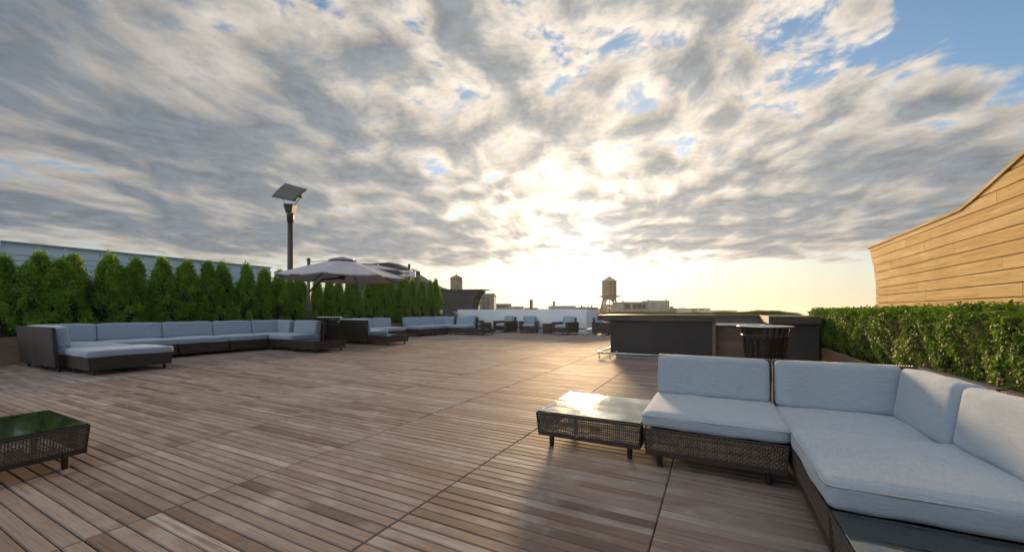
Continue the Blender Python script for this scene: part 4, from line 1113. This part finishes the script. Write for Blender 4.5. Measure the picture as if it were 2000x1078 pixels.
building('rooftop_bulkhead', 'small dark roof right of the wide tan building', 'building', 1307, 1322, 602, 140, M['brick'], 6, (), lambda t, L, D: pipe(t, L, D, 1314, 603, 598, .6, M['brick']))
D = 170 / FPX; c = at_d(1335, 600, 170); w = 32 * D / 2
t = thing('vaulted_roof', 'low grey barrel vaulted roof on the far skyline', 'building', (c.x, c.y, 0), CAM_YAW, 'roofs beyond the terrace')
zr = CAM_H + (608 - 608) * D; poly = [(w * math.cos(a), zr + 7 * D * math.sin(a)) for a in np.linspace(0, PI, 13)] + [(-w, -15), (w, -15)]
obj('roof', MB().prism(poly, 'y', 0, 14), M['concrete2'], t)
building('rooftop_bulkhead', 'far brown block right of the vaulted roof', 'building', 1350, 1361, 603, 190, M['brick'], 8)
building('rooftop_bulkhead', 'farthest white block at the right end of the skyline', 'building', 1360, 1387, 601.5, 200, M['concrete2'], 8, [(1366, 603.5, 1374, 605.5)])


def e_va(t, L, D):
    px0 = t['mid']
    for k, (dx, h_) in enumerate(((-.28, 5), (-.1, 3), (.12, 6), (.33, 4))): pipe(t, L, D, px0[0] + dx * px0[1], px0[2] + 1, px0[2] - h_ * .45, .16 + .05 * (k % 2), M['metal_dark'] if k % 2 else M['kick'])
def block(label, px0, px1, y, depth, m, wins=()):
    def ex(t, L, D): t['mid'] = ((px0 + px1) / 2, px1 - px0, y); e_va(t, L, D); del t['mid']
    building('rooftop_building', label, 'building', px0, px1, y, depth, m, 9, wins, ex)
block('distant brown roof with vents between the low grey roof and the chimney', 1008, 1036, 603, 130, M['brick'], [(1012, 604.5, 1030, 606.5)])
block('distant tan roof with vents right of the brick chimney', 1048, 1080, 603.5, 150, M['concrete'], [(1052, 604.6, 1074, 606.4)])
block('distant grey roof with pipes behind the pale penthouse', 1100, 1140, 601, 140, M['concrete2'], [(1125, 602.5, 1138, 604.5)])
block('tan roof with pipes seen between the water tower legs', 1160, 1222, 602.5, 165, M['concrete'])
block('hazy brown roof behind the vaulted roof', 1300, 1362, 604, 260, M['brick'])
block('hazy pale roof beyond the farthest white block', 1375, 1440, 605.4, 420, M['concrete2'])

def water_tower(label, px, depth, ytip, yeave, ybot, r_px, roofm, legs=None, group='rooftop water towers'):
    D = depth / FPX; c = at_d(px, 600, depth); Z = lambda y: CAM_H + (608 - y) * D; r = r_px * D
    t = thing('water_tower', label, 'water tower', (c.x, c.y, 0), CAM_YAW, group)
    N = 22; z0, z1 = Z(ybot), Z(yeave)
    for k in range(N):
        a = 2 * PI * (k + .5) / N; wd = PI * r / N * .985; ca, sa = math.cos(a), math.sin(a)
        q = [((r + dr) * ca - dw * sa, (r + dr) * sa + dw * ca, z) for z in (z0, z1) for dr, dw in ((-.08, -wd * .95), (.03, -wd), (.03, wd), (-.08, wd * .95))]
        obj('stave', MB().raw(q, [(3, 2, 1, 0), (4, 5, 6, 7)] + [(i, (i + 1) % 4, 4 + (i + 1) % 4, 4 + i) for i in range(4)]), M['tank'], t)
    for f in (.06, .22, .40, .58, .76, .92):
        z = z0 + (z1 - z0) * f; obj('hoop', MB().lathe([(r + .03, z - .04), (r + .065, z - .04), (r + .065, z + .04), (r + .03, z + .04)], 28, cap=False), M['metal_dark'], t, True)
    obj('tank_floor', MB().lathe([(r - .03, z0 - .12), (r - .03, z0 + .05)], 22), M['tank'], t)
    obj('roof', MB().lathe([(r * 1.08, z1 - .10), (r * 1.09, z1), (r * .05, Z(ytip) - .15), (.02, Z(ytip) - .12)], 22), roofm, t)
    obj('finial', MB().tube([(0, 0, Z(ytip) - .2), (0, 0, Z(ytip) + .25)], .06, 8), M['metal_dark'], t)
    if legs: legs(t, Z, D, r, z0)
    return t
def legs_arch(t, Z, D, r, z0):
    W = 21 * D; obj('platform', MB().lathe([(W * .5, z0 - .75), (W * .62, z0 - .55), (W * 1.12, z0 - .16), (W * 1.16, z0 - .122)], 16), M['cast'], t)
    zt = z0 - .6; zm = Z(596.5); zb = Z(607); a0 = 12.2 * D; a1 = 17.5 * D
    cor = [(-1, -1), (1, -1), (1, 1), (-1, 1)]
    for sx, sy in cor:
        obj('leg', MB().tube([(sx * a0 * .72, sy * a0 * .72, zt + .1), (sx * a0 * .82, sy * a0 * .82, (zt + zm) / 2), (sx * a0 * .95, sy * a0 * .95, zm), (sx * a1 * .78, sy * a1 * .78, zb - .6)], [.34, .30, .34, .40], 8), M['cast'], t, True)
    for k in range(4):
        (x0, y0), (x1, y1) = cor[k], cor[(k + 1) % 4]
        for zlo, zhi, s in ((zm + .25, zt - .25, .84), (zb - .5, zm - .45, .96)):
            pts = []
            for i in range(13):
                a = PI * i / 12; f = .5 - .5 * math.cos(a)
                pts.append(((x0 + (x1 - x0) * f) * a0 * s, (y0 + (y1 - y0) * f) * a0 * s, zlo + (zhi - zlo) * math.sin(a) ** .7))
            obj('arch', MB().tube(pts, .20, 6), M['cast'], t, True)
        obj('ring_beam', MB().tube([(x0 * a0 * .93, y0 * a0 * .93, zm), (x1 * a0 * .93, y1 * a0 * .93, zm)], .30, 6), M['cast'], t)
    obj('riser_pipe', MB().tube([(0, 0, z0), (0, 0, zb - .6)], .13, 8), M['metal_dark'], t)
    obj('roof_slab', MB().box(-5.2, 5.2, -5.2, 5.2, -15, zb - .55), M['concrete'], t)
def legs_plain(t, Z, D, r, z0):
    for sx in (-1, 1):
        for sy in (-1, 1): obj('leg', MB().tube([(sx * r * .7, sy * r * .7, z0 - .1), (sx * r * .85, sy * r * .85, -3)], .15, 6), M['metal_dark'], t)
    obj('platform', MB().box(-r * 1.15, r * 1.15, -r * 1.15, r * 1.15, z0 - .4, z0 - .121), M['tank'], t)
    obj('roof_slab', MB().box(-5, 5, -4, 6, -15, -2.9), M['concrete'], t)
water_tower('old wooden water tower on arched concrete legs against the bright sky', 1190, 113, 538.5, 549, 577.5, 13.6, M['tank_roof_tan'], legs_arch)
water_tower('pale wooden water tank with dark pointed roof above the dark siding wall', 891.5, 105, 535.5, 543, 566, 11.6, M['tank_roof'], legs_plain)
tag(None or obj('utility_wire', MB().tube([tuple(at_d(1042, 600, 70) + Vector((0, 0, 0)))] + [tuple(at_d(px, y, 72)) for px, y in ((1060, 596), (1075, 592), (1083, 588.5))], .03, 5), M['metal_dark']),
    'thin dark wire sagging from the brick chimney to the pale penthouse', 'wire')

# ------------------------------------------------------------------ evening haze over the roofs
hz = obj('haze', MB().box(-4000, 4000, -4000, 4000, -16.5, 15.0), None)
m = bpy.data.materials.new('evening haze'); m.use_nodes = True; nt = m.node_tree; nt.nodes.clear()
pv = nt.nodes.new('ShaderNodeVolumePrincipled'); pv.inputs['Color'].default_value = (.92, .90, .86, 1); pv.inputs['Density'].default_value = HAZE; pv.inputs['Anisotropy'].default_value = .55
ou = nt.nodes.new('ShaderNodeOutputMaterial'); nt.links.new(pv.outputs[0], ou.inputs['Volume'])
hz.data.materials.append(m); tag(hz, kind='stuff')
